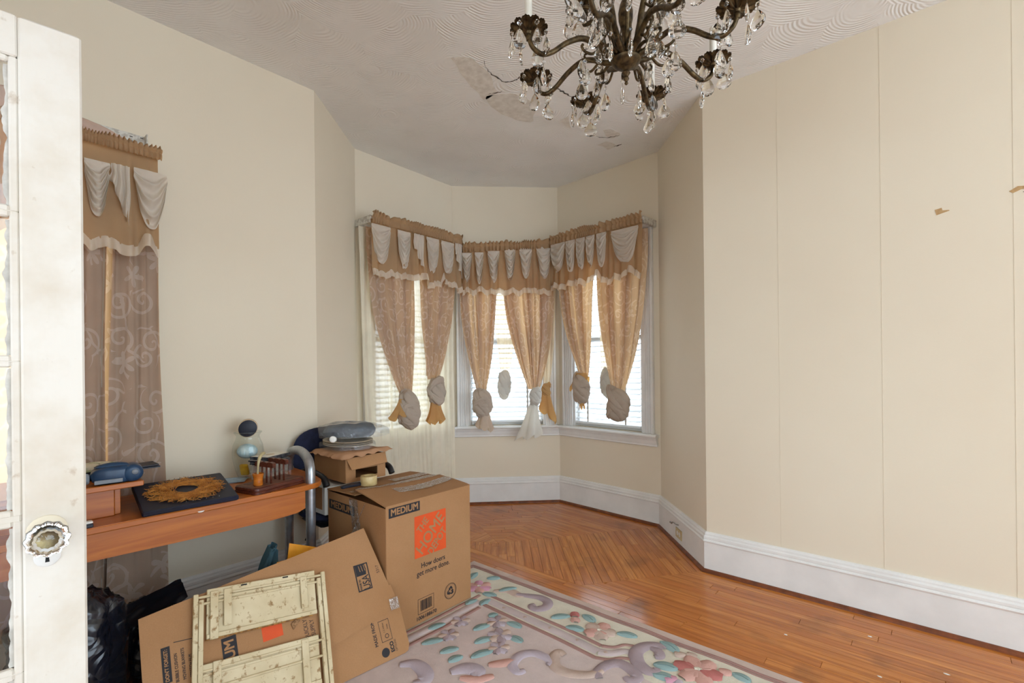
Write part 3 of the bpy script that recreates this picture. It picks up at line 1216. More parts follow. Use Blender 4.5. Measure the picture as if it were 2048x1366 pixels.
r = curtain('backlit brocade curtain on the left wall seen through the door glass', S0, S0(off - .25, .046, .2), name='long_curtain')
panel(S0, r, 'panel', 'brocade', (off - .54, off + .58), 2.27, (off - .54, off + .58), .215, .049, 9, .003, 3, 42, nv=50, amp_b=1.0, nz=.002)
# bunched pink scarf lying over the window head, and the metal brackets of an old blind
cloth('pink_scarf_cloth', srgb(226, 202, 186), srgb(236, 200, 176), .3)


def scarf(u, v):
    s = lerp(off - .30, off + .55, u)
    a = 2 * pi * v
    rr = .05 * (1 - .55 * u ** 2) * (1 + .35 * noise.noise((s * 6, cos(a), sin(a) + 3)) + .18 * sin(3 * a + s * 22))
    zc = 2.415 - .06 * u + .035 * (1 - u) + .02 * sin(s * 9)
    return S0(s, .105 + rr * cos(a) * .7, zc + rr * sin(a))


mb = MB()
mb.grid(lambda u, v: scarf(v, u), 22, 90, wrap=True)
tag(mb.build('bunched_scarf', 'pink_scarf_cloth', None, smooth=True), 'pale pink cloth bunched along the top of the left window', 'scarf')
r = thing('blind_bracket', 'white metal bracket box at the corner of the left window head', 'bracket', S0(off + .56, .03, 2.35))
mb = MB()
mb.bbox((off + .42, .051, 2.35), (off + .585, .056, 2.435), .001, S0.M)
mb.bbox((off + .580, .03, 2.35), (off + .585, .10, 2.435), .001, S0.M)
mb.build('plate', 'bracket_metal', r)
for s_, z_ in ((.53, 2.42), (.53, 2.40), (.53, 2.375), (.57, 2.425), (.57, 2.39), (.55, 2.37)):
    mb = MB()
    mb.bbox((off + s_ - .006, .056, z_ - .002), (off + s_ + .006, .0572, z_ + .002), .0005, S0.M)
    mb.build('slot', 'plaster_crack', r)
# ------------------------------------------------------------------ open French door at the left
t = newmat('door_paint', 0.5, spec=.35)
v = t.coords('Object', (1, 1, 1))
n1 = t.noise(v, 4.5, 5, .6)
n2 = t.noise(t.coords('Object', (30, 30, 2)), 5, 3)
n3 = t.noise(v, 26, 4)
c = t.mix(t.ramp(n1, .42, .7), srgb(222, 216, 206), srgb(206, 194, 176))
c = t.mix(t.math('MULTIPLY', t.ramp(n3, .66, .74), .45), c, srgb(160, 130, 92))
t.l(c, t.b.inputs['Base Color'])
t.bump(n2, .1, .003)
pm('smeared_glass_edge', srgb(214, 210, 202), srgb(180, 176, 168), .6, 30, bump=.5, bscale=40)
pm('escutcheon_paint', srgb(226, 214, 190), srgb(150, 128, 84), .4, 55, lo=.58, hi=.66)
pm('keyhole_black', (.01, .01, .01), None, .8)
t = newmat('cut_glass', .02)
t.b.inputs['Transmission Weight'].default_value = 1.0
t.b.inputs['IOR'].default_value = 1.52
t.b.inputs['Base Color'].default_value = (.93, .95, .97, 1)

DE = Vector((-1.393, .175))                    # free edge of the door
DW = Vector((.066, .998)).normalized()         # from hinge to free edge
DN = Vector((DW.y, -DW.x))                     # face towards the room


def dr(w, d, z):
    """w: distance back from the free edge, d: out of the front face"""
    q = DE - DW * w + DN * d
    return Vector((q.x, q.y, z))


DM = lambda p: dr(p[0], p[1], p[2])
door = thing('door_1', None, None, dr(.36, -.02, .012), kind='structure')
DWID, DTOP, TH = .76, 2.044, .036
COLW = [.112, .112 + .170, .112 + .17 + .026, .112 + .366, .112 + .366 + .026, .112 + .562]
ROWS = [(1.655, 1.945), (1.350, 1.630), (1.035, 1.325), (.715, 1.000), (.40, .69)]
mb = MB()
mb.bbox((0, -TH, .012), (.098, 0, DTOP), .004, DM)
mb.build('lock_stile', 'door_paint', door)
mb = MB()
mb.bbox((DWID - .098, -TH, .012), (DWID, 0, DTOP), .004, DM)
mb.build('hinge_stile', 'door_paint', door)
mb = MB()
mb.bbox((.0985, -TH, 1.958), (DWID - .0985, 0, DTOP), .003, DM)
mb.build('top_rail', 'door_paint', door)
mb = MB()
mb.bbox((.0985, -TH, .012), (DWID - .0985, 0, .387), .003, DM)
mb.build('bottom_rail', 'door_paint', door)
for k in range(4):
    mb = MB()
    za, zb = ROWS[k + 1][1] + .012, ROWS[k][0] - .012
    mb.bbox((.0985, -TH + .004, za - .004), (DWID - .0985, -.004, zb + .004), .004, DM)
    mb.build('muntin', 'door_paint', door)
for a, b in ((COLW[1], COLW[2]), (COLW[3], COLW[4])):
    mb = MB()
    mb.bbox((a, -TH + .006, .387), (b, -.005, 1.958), .004, DM)
    mb.build('muntin', 'door_paint', door)
for ci in range(3):
    w0, w1 = COLW[ci * 2], COLW[ci * 2 + 1]
    if ci == 2:
        w1 = DWID - .112
    for (za, zb) in ROWS:
        mb = MB()
        mb.box((w0 - .006, -TH / 2 - .002, za - .006), (w1 + .006, -TH / 2 + .002, zb + .006), DM)
        pn = mb.build('pane', 'glass_pane', door)
        mb = MB()
        b_ = .012
        for (x0, x1, y0, y1) in ((w0 - .014, w0, za - .014, zb + .014), (w1, w1 + .014, za - .014, zb + .014), (w0, w1, za - .014, za), (w0, w1, zb, zb + .014)):
            mb.bbox((x0, -TH / 2, y0), (x1, -.003, y1), .003, DM)
        mb.build('glazing_bead', 'door_paint', pn)
        if ci == 0:
            mb = MB()
            random.seed(int(za * 100))
            zz = za
            pts_o, pts_i = [], []
            while zz < zb:
                pts_i.append((w0 + .007 + .006 * noise.noise((zz * 22, za * 9, 1)) + .004 * noise.noise((zz * 70, za, 4)), zz))
                zz += .006
            ps = [dr(w0 - .002, -TH / 2 + .0035, z_) for _, z_ in pts_i] + [dr(w_, -TH / 2 + .003, z_) for w_, z_ in pts_i]
            n = len(pts_i)
            mb.add(ps, [(q, q + 1, n + q + 1, n + q) for q in range(n - 1)])
            mb.build('paint_smear', 'smeared_glass_edge', pn)
# knob with rosette and key escutcheon
KW, KZ = .062, .978
ax = frame(dr(KW, 0, KZ), -DW.to_3d(), (0, 0, 1))


def dlathe(prof, n=28, scal=None):
    """lathe around the door's outward normal; prof: (radius, distance out)"""
    ps = []
    for r_, o_ in prof:
        for k in range(n):
            a = 2 * pi * k / n
            rr = r_ * (1 + (scal * cos(12 * a) if scal else 0))
            ps.append((rr * cos(a), rr * sin(a), o_))
    return ps, n, len(prof)


def dbuild(prof, name, mat, parent, w=KW, z=KZ, n=28, scal=None, smooth=True, cap=True):
    ps, n, m = dlathe(prof, n, scal)
    P = [dr(w - q[0], q[2], z + q[1]) for q in ps]
    fs = [(i * n + k, i * n + (k + 1) % n, (i + 1) * n + (k + 1) % n, (i + 1) * n + k) for i in range(m - 1) for k in range(n)]
    if cap:
        fs += [tuple((m - 1) * n + k for k in range(n))]
    b_ = MB()
    b_.add(P, fs)
    return b_.build(name, mat, parent, smooth=smooth, auto=40)


pm('tarnished_brass', srgb(150, 132, 92), srgb(70, 60, 44), .35, 30, metallic=.8)
kn = dbuild([(.032, 0), (.032, .003), (.028, .006), (.014, .008)], 'rosette', 'escutcheon_paint', door, z=KZ + .006)
dbuild([(.012, .006), (.010, .028), (.014, .032)], 'shank', 'tarnished_brass', kn, n=20)
dbuild([(.012, .030), (.026, .036), (.0345, .046), (.034, .054), (.026, .060), (.022, .0605), (.017, .057), (.012, .061), (.006, .062)],
       'glass_knob', 'cut_glass', kn, n=48, scal=.045)
dbuild([(.018, .0335), (.018, .0345)], 'mirror_disc', 'tarnished_brass', kn, n=20)
es = dbuild([(.021, 0), (.021, .002), (.018, .004)], 'escutcheon', 'trim_paint', door, z=KZ - .048)
mb = MB()
kz = KZ - .048
mb.prism([(KW - .0045 * cos(a), kz + .005 + .0045 * sin(a)) for a in [radians(x) for x in range(-60, 241, 30)]] + [(KW + .0035, kz - .011), (KW - .0035, kz - .011)],
         lambda u, w, d: dr(u, d, w), .0042, .0046)
mb.build('keyhole', 'keyhole_black', es)

# ------------------------------------------------------------------ chandelier
pm('antique_bronze', srgb(104, 86, 58), srgb(46, 36, 22), .42, 60, metallic=.75, spec=.5, bump=.35, bscale=140, bdist=.002)
pm('candle_sleeve', srgb(238, 234, 222), None, .45)
pm('hook_wire', srgb(120, 104, 76), None, .35, metallic=.8)
t = newmat('crystal', 0.0)
t.b.inputs['Transmission Weight'].default_value = 1.0
t.b.inputs['IOR'].default_value = 1.5
t.b.inputs['Base Color'].default_value = (.97, .96, .93, 1)

CX, CY, CZ = -.723, 1.387, 2.29
chand = thing('chandelier', 'antique bronze chandelier with candle arms and hanging crystal drops', 'chandelier', (CX, CY, 2.2))
ANG0 = radians(14.6 + 41.24)


def pol(r, a, z):
    return Vector((CX + r * cos(a), CY + r * sin(a), z))


# crystal meshes, shared by all the drops
def drop_mesh(name, h, w, th, bead=.0075, link=.014):
    mb = MB()
    # facetted pear: point up, flattened front to back
    prof = [(0.0, .0), (.16, .10), (.30, .26), (.46, .48), (.5, .66), (.44, .82), (.28, .94), (0.08, 1.0)]
    n = 8
    ps = []
    z0 = -(bead * 2 + link)
    for r_, q in prof:
        for k in range(n):
            a = 2 * pi * (k + .5) / n
            ps.append((w * r_ * cos(a), th * r_ * sin(a), z0 - h * q))
    fs = [(i * n + k, i * n + (k + 1) % n, (i + 1) * n + (k + 1) % n, (i + 1) * n + k) for i in range(len(prof) - 1) for k in range(n)]
    fs.append(tuple((len(prof) - 1) * n + k for k in range(n)))
    mb.add(ps, [tuple(reversed(f)) for f in fs])
    mb.lathe([(0.0005, -1), (.6, -.7), (1, -.05), (1, .05), (.6, .7), (.0005, 1)], 8, lambda p: (p[0] * bead, p[1] * bead * .8, p[2] * bead - bead - link * .45))
    ng = len(mb.f)
    mb.tube([(0, 0, .002), (0, 0, -link * .45)], .0008, 5)
    mb.tube([(0, 0, -link * .4 - bead * 2), (0, 0, z0 - h * .03)], .0008, 5)
    me = bpy.data.meshes.new(name)
    me.from_pydata([tuple(p) for p in mb.v], [], mb.f)
    me.materials.append(MATS['crystal'])
    me.materials.append(MATS['hook_wire'])
    for i, pg in enumerate(me.polygons):
        pg.material_index = 0 if i < ng else 1
    me.update()
    return me


DROP = drop_mesh('crystal_drop', .062, .043, .015)
DROP_S = drop_mesh('crystal_drop_small', .052, .033, .012)
DROP_B = drop_mesh('crystal_drop_round', .054, .050, .016)


def hang(parent, p, me, rz, tilt=0.0):
    o = bpy.data.objects.new('crystal_drop', me)
    COL.objects.link(o)
    o.parent = parent
    o.location = Vector(p) - WORLD[parent.name]
    o.rotation_euler = (tilt, 0, rz)
    WORLD[o.name] = Vector(p)
    return o


def bobeche(parent, a, r, z, R=.05, seed=0):
    """scalloped leaf pan, cup and candle sleeve at the end of an arm"""
    c = pol(r, a, z)
    mb = MB()
    for side in (0, 1):
        def fn(u, v, side=side):
            th = 2 * pi * u
            sc = 1 + .10 * abs(cos(6 * th)) ** .6 - .06
            rr = lerp(.008, R * sc, v)
            rib = .005 * cos(12 * th) * sin(pi * v * .9) + .0015 * cos(36 * th) * v
            zz = z + .016 * v ** 1.6 - .006 * (v ** 6) + rib - (.0025 if side else 0)
            return Vector((c.x + rr * cos(th), c.y + rr * sin(th), zz))
        mb.grid(fn, 72, 8, wrap=True)
    b = mb.build('leaf_pan', 'antique_bronze', parent, smooth=True)
    mb = MB()
    mb.lathe([(.007, -.026), (.010, -.016), (.007, -.008), (.012, 0), (.013, .012), (.015, .026), (.0135, .028)], 16, None, tuple(c))
    mb.build('candle_cup', 'antique_bronze', parent, smooth=True, auto=40)
    mb = MB()
    mb.lathe([(.011, .024), (.011, .118), (.008, .121)], 16, None, tuple(c))
    mb.build('candle_sleeve', 'candle_sleeve', parent, smooth=True, auto=40)
    random.seed(seed)
    o = random.uniform(0, 1)
    for k in range(6):
        th = 2 * pi * (k + o) / 6
        p = (c.x + R * .93 * cos(th), c.y + R * .93 * sin(th), z + .010)
        hang(b, p, (DROP, DROP_S, DROP_B)[(k + seed) % 3], th + pi / 2 + random.uniform(-.9, .9))
    return b


for k in range(8):
    a = ANG0 + k * pi / 4
    path = spline([pol(.035, a, CZ - .005), pol(.07, a, CZ + .004), pol(.11, a, CZ + .026), pol(.15, a, CZ + .034), pol(.20, a, CZ + .012),
                   pol(.245, a, CZ - .022), pol(.28, a, CZ - .034), pol(.308, a, CZ - .018), pol(.32, a, CZ + .008)], 6)
    n = len(path)
    mb = MB()
    mb.tube(path, [.0095 - .003 * (i / n) for i in range(n)], 10)
    arm = mb.build('arm', 'antique_bronze', chand, smooth=True)
    bobeche(chand, a, .32, CZ + .027, .055, k + 1)
    mb = MB()
    mb.tube(spline([pol(.09, a, CZ + .012), pol(.115, a, CZ - .008), pol(.14, a, CZ - .004), pol(.15, a, CZ + .010), pol(.145, a, CZ + .016)], 5), .0042, 7)
    mb.build('scroll', 'antique_bronze', arm, smooth=True)
    hang(chand, pol(.15, a, CZ - .002), DROP, a + .5)
    hang(chand, pol(.275, a, CZ - .042), DROP_B, a + 1.1)
    a2 = a + pi / 8
    mb = MB()
    mb.tube(spline([pol(.04, a2, CZ - .002), pol(.07, a2, CZ + .01), pol(.10, a2, CZ - .004), pol(.125, a2, CZ + .006), pol(.13, a2, CZ + .018), pol(.122, a2, CZ + .022)], 5),
            [.006 - .00012 * i for i in range(26)], 7)
    mb.build('hook', 'antique_bronze', chand, smooth=True)
    hang(chand, pol(.128, a2, CZ + .012), DROP if k % 2 else DROP_S, a2)
# upper tier
for k in range(4):
    a = ANG0 + pi / 8 + k * pi / 2
    path = spline([pol(.03, a, CZ + .01), pol(.05, a, CZ + .05), pol(.062, a, CZ + .11), pol(.085, a, CZ + .165), pol(.13, a, CZ + .19), pol(.18, a, CZ + .205), pol(.20, a, CZ + .245)], 6)
    mb = MB()
    mb.tube(path, [.0105 - .0001 * i for i in range(len(path))], 10)
    mb.build('upper_arm', 'antique_bronze', chand, smooth=True)
    mb = MB()
    mb.tube(spline([pol(.07, a, CZ + .13), pol(.10, a, CZ + .10), pol(.115, a, CZ + .12), pol(.105, a, CZ + .14)], 5), .004, 7)
    mb.tube(spline([pol(.055, a, CZ + .07), pol(.085, a, CZ + .045), pol(.105, a, CZ + .055), pol(.10, a, CZ + .075)], 5), .004, 7)
    mb.build('scroll', 'antique_bronze', chand, smooth=True)
    bobeche(chand, a, .20, CZ + .262, .048, k + 20)
    hang(chand, pol(.112, a, CZ + .112), DROP, a)
    hang(chand, pol(.10, a, CZ + .052), DROP, a + .7)
    hang(chand, pol(.165, a, CZ + .195), DROP_B, a + .3)
    a3 = a + pi / 4
    mb = MB()
    mb.tube(spline([pol(.03, a3, CZ + .02), pol(.055, a3, CZ + .09), pol(.075, a3, CZ + .14), pol(.12, a3, CZ + .17), pol(.15, a3, CZ + .165)], 6), [.008 - .0001 * i for i in range(25)], 8)
    mb.build('branch', 'antique_bronze', chand, smooth=True)
    hang(chand, pol(.148, a3, CZ + .16), DROP, a3)
    hang(chand, pol(.10, a3, CZ + .155), DROP_S, a3 + .4)
mb = MB()
mb.lathe([(.003, -.088), (.006, -.084), (.004, -.078), (.009, -.070), (.006, -.062), (.013, -.052), (.008, -.044), (.016, -.036), (.030, -.030), (.043, -.020),
          (.046, -.012), (.040, -.004), (.034, .004), (.030, .02), (.020, .03), (.014, .05), (.012, .075), (.017, .095), (.022, .115), (.023, .14), (.018, .165), (.010, .182), (.012, .20),
          (.018, .215), (.012, .235), (.010, .30), (.016, .32), (.022, .34), (.010, .37), (.006, .40)], 24, None, (CX, CY, CZ))
mb.build('stem', 'antique_bronze', chand, smooth=True, auto=50)
mb = MB()
for k in range(16):
    z_ = CZ + .405 + k * .021
    if z_ > 3.0:
        break
    ang = (k % 2) * pi / 2
    mb.tube([(CX + .007 * cos(b) * cos(ang), CY + .007 * cos(b) * sin(ang), z_ + .013 * sin(b)) for b in [2 * pi * q / 10 for q in range(10)]], .0022, 5, closed=True)
mb.build('chain', 'antique_bronze', chand, smooth=True)
mb = MB()
mb.lathe([(.010, -.06), (.03, -.05), (.055, -.02), (.06, -.001)], 24, None, (CX, CY, H))
mb.build('ceiling_canopy', 'antique_bronze', chand, smooth=True, auto=40)
# ------------------------------------------------------------------ rug with carved flowers
RT = .012


def wool(name, c):
    t = newmat(name, .95, spec=.1)
    v = t.coords('Object')
    f = t.noise(v, 420, 2)
    g = t.noise(v, 9, 4)
    cc = t.mix(t.ramp(g, .35, .7), c, tuple(x * .84 for x in c))
    t.l(t.mix(t.math('MULTIPLY', t.ramp(f, .35, .65), .35), cc, tuple(min(1, x * 1.18) for x in c)), t.b.inputs['Base Color'])
    t.bump(t.math('ADD', f, t.math('MULTIPLY', t.noise(v, 60, 2), .8)), .7, .004)


wool('wool_field', srgb(212, 194, 188))
wool('wool_cream', srgb(222, 214, 196))
wool('wool_edge', srgb(206, 184, 172))
wool('wool_line', srgb(170, 132, 124))
wool('wool_teal', srgb(150, 174, 172))
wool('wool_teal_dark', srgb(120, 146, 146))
wool('wool_mauve', srgb(172, 154, 158))
wool('wool_lilac', srgb(192, 178, 186))
wool('wool_rose', srgb(190, 118, 112))
wool('wool_salmon', srgb(210, 164, 152))
wool('wool_tan', srgb(200, 176, 162))
wool('wool_pink', srgb(218, 162, 182))
wool('wool_band', srgb(204, 188, 186))

RX0, RX1, RY0, RY1 = -2.335, .72, -.25, 2.255
rug = thing('rug', 'pastel wool rug with carved roses, teal leaves and scroll borders', 'rug', (-.8, 1.0, 0))


def slab(x0, x1, y0, y1, z0, z1, mat, name, wav=0.0):
    mb = MB()
    mb.bbox((x0, y0, z0), (x1, y1, z1), .004)
    return mb.build(name, mat, rug)


slab(RX0, RX1, RY0, RY1, .0005, RT, 'wool_edge', 'border')
slab(RX0 + .075, RX1 - .075, RY0 + .075, RY1 - .072, RT - .003, RT + .0012, 'wool_cream', 'ground')
slab(RX0 + .42, RX1 - .42, RY0 + .40, RY1 - .40, RT - .003, RT + .0024, 'wool_field', 'field')


def stroke(pts, widths, mat, name, h=.0045, n=6, z=RT + .001, close=False):
    return stroke0(pts, widths, mat, name, h, n, z)


def stroke0(pts, widths, mat, name, h=.0045, n=6, z=RT + .001, close=False):
    """raised tuft of pile along a curve, domed in section"""
    P = spline([(x, y) for x, y in pts], n) if len(pts) > 2 else [Vector(pts[0]).lerp(Vector(pts[1]), k / 10) for k in range(11)]
    m = len(P)
    ps = []
    for i, p in enumerate(P):
        tt = (P[min(i + 1, m - 1)] - P[max(i - 1, 0)]).normalized()
        nn = Vector((-tt.y, tt.x))
        u = i / (m - 1)
        w = widths(u) if callable(widths) else widths
        for q, hh in ((-1, 0), (-.9, .8), (0, 1), (.9, .8), (1, 0)):
            ps.append((p.x + nn.x * w * q, p.y + nn.y * w * q, z + h * hh))
    fs = [(i * 5 + k, i * 5 + k + 1, (i + 1) * 5 + k + 1, (i + 1) * 5 + k) for i in range(m - 1) for k in range(4)]
    mb = MB()
    mb.add(ps, [tuple(reversed(f)) for f in fs])
    return mb.build(name, mat, rug, smooth=True)


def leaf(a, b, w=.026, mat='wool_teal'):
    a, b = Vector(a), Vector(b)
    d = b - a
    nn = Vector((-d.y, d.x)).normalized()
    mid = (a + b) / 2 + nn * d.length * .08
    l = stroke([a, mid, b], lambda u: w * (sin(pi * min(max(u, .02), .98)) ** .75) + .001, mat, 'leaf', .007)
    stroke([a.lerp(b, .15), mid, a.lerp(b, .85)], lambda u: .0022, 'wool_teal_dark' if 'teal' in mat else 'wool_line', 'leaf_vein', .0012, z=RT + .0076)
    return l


def petal(c, ang, ln, w, mat):
    c = Vector(c)
    d = Vector((cos(ang), sin(ang)))
    return stroke([c + d * ln * .12, c + d * ln * .55, c + d * ln], lambda u: w * (.25 + .75 * sin(pi * (.12 + .82 * u)) ** .7), mat, 'petal', .0075)


def flower(c, r, mats, n=5, a0=0.0, core='wool_cream'):
    for k in range(n):
        petal(c, a0 + 2 * pi * k / n, r, r * 1.75 / n * 1.35, mats[k % len(mats)])
    if r > .06:
        for k in range(n):
            petal(c, a0 + 2 * pi * (k + .5) / n, r * .58, r * 1.15 / n * 1.2, mats[(k + 1) % len(mats)])
    x, y = c
    stroke([(x - r * .14, y - r * .05), (x + .01 * r, y + r * .06), (x + r * .14, y)], lambda u: r * .10, core, 'flower_eye', .0105)


def scroll(pts, w, mat, cap='wool_cream'):
    s_ = stroke(pts, lambda u: w * (.55 + .65 * sin(pi * u) ** .8), mat, 'scroll', .007)
    return s_


def lines_rect(off_, w, mat, h=.003):
    x0, x1, y0, y1 = RX0 + off_, RX1 - off_, RY0 + off_, RY1 - off_
    for a, b in (((x0, y1), (x1, y1)), ((x0, y0), (x0, y1)), ((x0, y0), (x1, y0)), ((x1, y0), (x1, y1))):
        a, b = Vector(a), Vector(b)
        k = max(int((b - a).length / .12), 4)
        pts = [a.lerp(b, i / k) for i in range(k + 1)]
        t_ = (b - a).normalized()
        n_ = Vector((-t_.y, t_.x))
        pts = [p + n_ * .004 * sin(i * 2.1) for i, p in enumerate(pts)]
        stroke(pts, w, mat, 'border_line', h, 3)


lines_rect(.058, .008, 'wool_line')
lines_rect(.078, .0035, 'wool_line')
# stepped inner frame: two rose lines with a dotted band between them
for off_, w, mt in ((.0, .011, 'wool_line'), (.048, .026, 'wool_band'), (.098, .012, 'wool_line')):
    yy = 1.962 - off_
    stroke([(-1.93 + off_ * .6, yy + .005), (-1.6, yy - .002), (-1.35, yy - .006), (-1.17 + off_ * .25, yy - .018)], w, mt, 'frame_line', .004, 8)
    stroke([(-1.17 + off_ * .25, yy - .018), (-1.12 + off_ * .3, yy + .01), (-1.09 + off_ * .42, yy + .06), (-1.03 + off_ * .5, yy + .085)], lambda u, w=w: w * (1 - .35 * u), mt, 'frame_line', .004, 8)
    xx = -1.955 + off_
    stroke([(xx, 1.93 - off_), (xx + .004, 1.6), (xx - .002, 1.3), (xx, .95)], w, mt, 'frame_line', .004, 8)
for x in (-1.75, -1.603, -1.441, -1.28, -1.128):
    stroke([(x - .008, 1.905), (x, 1.909), (x + .008, 1.905)], lambda u: .010 * sin(pi * (.15 + .7 * u)), 'wool_tan', 'bead', .006)

scroll([(-1.80, 2.07), (-1.73, 2.105), (-1.67, 2.128), (-1.61, 2.115), (-1.585, 2.06), (-1.61, 2.015), (-1.65, 2.02), (-1.645, 2.045)], .024, 'wool_mauve')
stroke([(-1.93, 2.02), (-1.86, 2.075), (-1.79, 2.075), (-1.75, 2.09)], lambda u: .03 * sin(pi * (.1 + .8 * u)), 'wool_tan', 'scroll', .005)
petal((-1.405, 2.075), 2.2, .05, .026, 'wool_rose')
petal((-1.405, 2.075), -.9, .05, .026, 'wool_salmon')
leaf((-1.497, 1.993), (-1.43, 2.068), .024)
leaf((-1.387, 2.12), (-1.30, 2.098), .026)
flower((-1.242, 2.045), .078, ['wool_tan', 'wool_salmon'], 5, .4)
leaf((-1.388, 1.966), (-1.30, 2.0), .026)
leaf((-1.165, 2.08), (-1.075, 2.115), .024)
scroll([(-.935, 2.10), (-.971, 2.112), (-1.015, 2.069), (-1.025, 2.0), (-.984, 1.938), (-.934, 1.912), (-.898, 1.921), (-.903, 1.947)], .028, 'wool_mauve')
scroll([(-.99, 2.075), (-.95, 2.07), (-.93, 2.04), (-.945, 2.02)], .02, 'wool_mauve')
flower((-.765, 2.05), .098, ['wool_rose', 'wool_salmon', 'wool_salmon'], 6, .2)
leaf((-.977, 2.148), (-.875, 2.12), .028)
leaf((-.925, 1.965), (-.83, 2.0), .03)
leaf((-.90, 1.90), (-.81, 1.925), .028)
petal((-.893, 2.095), .5, .055, .022, 'wool_tan')
petal((-.85, 2.13), .2, .05, .022, 'wool_tan')
petal((-.70, 2.10), .4, .055, .024, 'wool_salmon')
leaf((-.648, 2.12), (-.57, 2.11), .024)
petal((-.80, 1.94), -2.4, .06, .026, 'wool_pink')
petal((-.80, 1.94), -1.4, .05, .022, 'wool_lilac')
scroll([(-1.053, 1.734), (-1.083, 1.764), (-1.076, 1.837), (-1.039, 1.878), (-.983, 1.871), (-.939, 1.843), (-.949, 1.805), (-.978, 1.81)], .025, 'wool_mauve')
for c_, r_ in (((-1.586, 1.70), .062), ((-1.682, 1.783), .055), ((-1.52, 1.622), .05), ((-1.83, 1.667), .05), ((-1.78, 1.543), .05)):
    flower(c_, r_, ['wool_mauve', 'wool_lilac', 'wool_tan'], 6, r_ * 40, 'wool_mauve')
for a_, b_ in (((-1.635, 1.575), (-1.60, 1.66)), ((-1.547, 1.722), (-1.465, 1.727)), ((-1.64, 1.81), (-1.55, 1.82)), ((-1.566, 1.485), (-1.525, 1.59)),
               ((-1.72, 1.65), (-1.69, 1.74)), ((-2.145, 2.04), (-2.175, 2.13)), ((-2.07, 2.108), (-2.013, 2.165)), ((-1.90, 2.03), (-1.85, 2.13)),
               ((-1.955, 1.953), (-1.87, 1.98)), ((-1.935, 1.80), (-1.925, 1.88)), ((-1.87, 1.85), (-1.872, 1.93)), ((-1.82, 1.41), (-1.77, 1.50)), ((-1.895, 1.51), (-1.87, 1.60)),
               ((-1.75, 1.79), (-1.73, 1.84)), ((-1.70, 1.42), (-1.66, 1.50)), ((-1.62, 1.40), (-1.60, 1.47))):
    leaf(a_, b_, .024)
flower((-2.03, 2.00), .075, ['wool_pink', 'wool_salmon'], 6, .3)
scroll([(-1.324, 1.573), (-1.342, 1.545), (-1.392, 1.57), (-1.409, 1.641), (-1.376, 1.693), (-1.316, 1.704), (-1.274, 1.692), (-1.271, 1.663)], .022, 'wool_lilac')
scroll([(-1.255, 1.771), (-1.291, 1.775), (-1.286, 1.73), (-1.237, 1.678), (-1.166, 1.681), (-1.098, 1.729), (-1.072, 1.787)], .024, 'wool_tan')
scroll([(-1.47, 1.50), (-1.43, 1.55), (-1.40, 1.60)], .022, 'wool_salmon')
scroll([(-1.768, 1.251), (-1.723, 1.298), (-1.643, 1.29), (-1.60, 1.25), (-1.62, 1.21)], .03, 'wool_lilac')
scroll([(-1.56, 1.36), (-1.53, 1.42), (-1.48, 1.44), (-1.45, 1.41)], .034, 'wool_lilac')
scroll([(-1.50, 1.36), (-1.44, 1.40), (-1.40, 1.46)], .02, 'wool_salmon')

# ------------------------------------------------------------------ desk
t = newmat('desk_wood', .33, spec=.5)
v = t.coords('Object', (16, 1.1, 16))
g1 = t.noise(v, 2.2, 6, .6, .8)
t.l(t.mix(t.ramp(g1, .3, .72), srgb(190, 110, 40), srgb(158, 80, 22)), t.b.inputs['Base Color'])
pm('silver_tube', srgb(176, 180, 186), srgb(150, 154, 160), .28, 20, metallic=.85)
pm('sticker_white', srgb(240, 238, 232), None, .5)
TZ = .74
desk = thing('desk', 'orange beech desk with silver tube legs against the left wall', 'desk', (-2.6, .5, 0))
out = [(-2.80, -.45), (-2.322, -.45), (-2.322, .6), (-2.322, 1.05)] + \
      [(p.x, p.y) for p in spline([(-2.325, 1.09), (-2.338, 1.165), (-2.38, 1.212), (-2.45, 1.238), (-2.60, 1.262), (-2.80, 1.268)], 6)]
mb = MB()
n = len(out)
cxy = Vector((-2.6, .5))
ps = []
for zz, ins in ((TZ - .025, .004), (TZ - .021, 0), (TZ - .004, 0), (TZ, .004)):
    for x, y in out:
        d_ = (cxy - Vector((x, y))).normalized()
        ps.append((x + d_.x * ins, y + d_.y * ins, zz))
fs = [tuple(range(n - 1, -1, -1)), tuple(range(3 * n, 4 * n))]
for r_ in range(3):
    fs += [(r_ * n + k, r_ * n + (k + 1) % n, (r_ + 1) * n + (k + 1) % n, (r_ + 1) * n + k) for k in range(n)]
mb.add(ps, fs)
mb.build('desktop', 'desk_wood', desk)
mb = MB()
bot = [(-.45, .612), (.2, .614), (.6, .606), (.95, .604), (1.07, .61), (1.112, .625)]
poly = bot + [(1.112, TZ - .0255), (-.45, TZ - .0255)]
mb.prism(poly, lambda u, w, d: (-2.345 - d, u, w), 0, .02)
mb.build('apron', 'desk_wood', desk)
LP = [(-2.372, 1.152, .0125)] + [(-2.372, 1.152, z_) for z_ in (.3, .6, .74, .79)] + \
     [tuple(p) for p in spline([(-2.376, 1.153, .81), (-2.40, 1.157, .845), (-2.455, 1.167, .866), (-2.53, 1.18, .876), (-2.62, 1.196, .872), (-2.70, 1.208, .855), (-2.75, 1.216, .82), (-2.77, 1.22, .77)], 5)] + \
     [(-2.775, 1.222, z_) for z_ in (.72, .4, .0125)]
mb = MB()
mb.tube(LP, .0235, 18)
mb.build('tube_leg', 'silver_tube', desk, smooth=True, auto=60)
mb = MB()
mb.tube([(-2.372, -.38, .0125), (-2.372, -.38, TZ - .026)], .0235, 16)
mb.build('tube_leg', 'silver_tube', desk, smooth=True, auto=60)
mb = MB()
mb.tube([(-2.775, -.38, .0), (-2.775, -.38, TZ - .026)], .0235, 16)
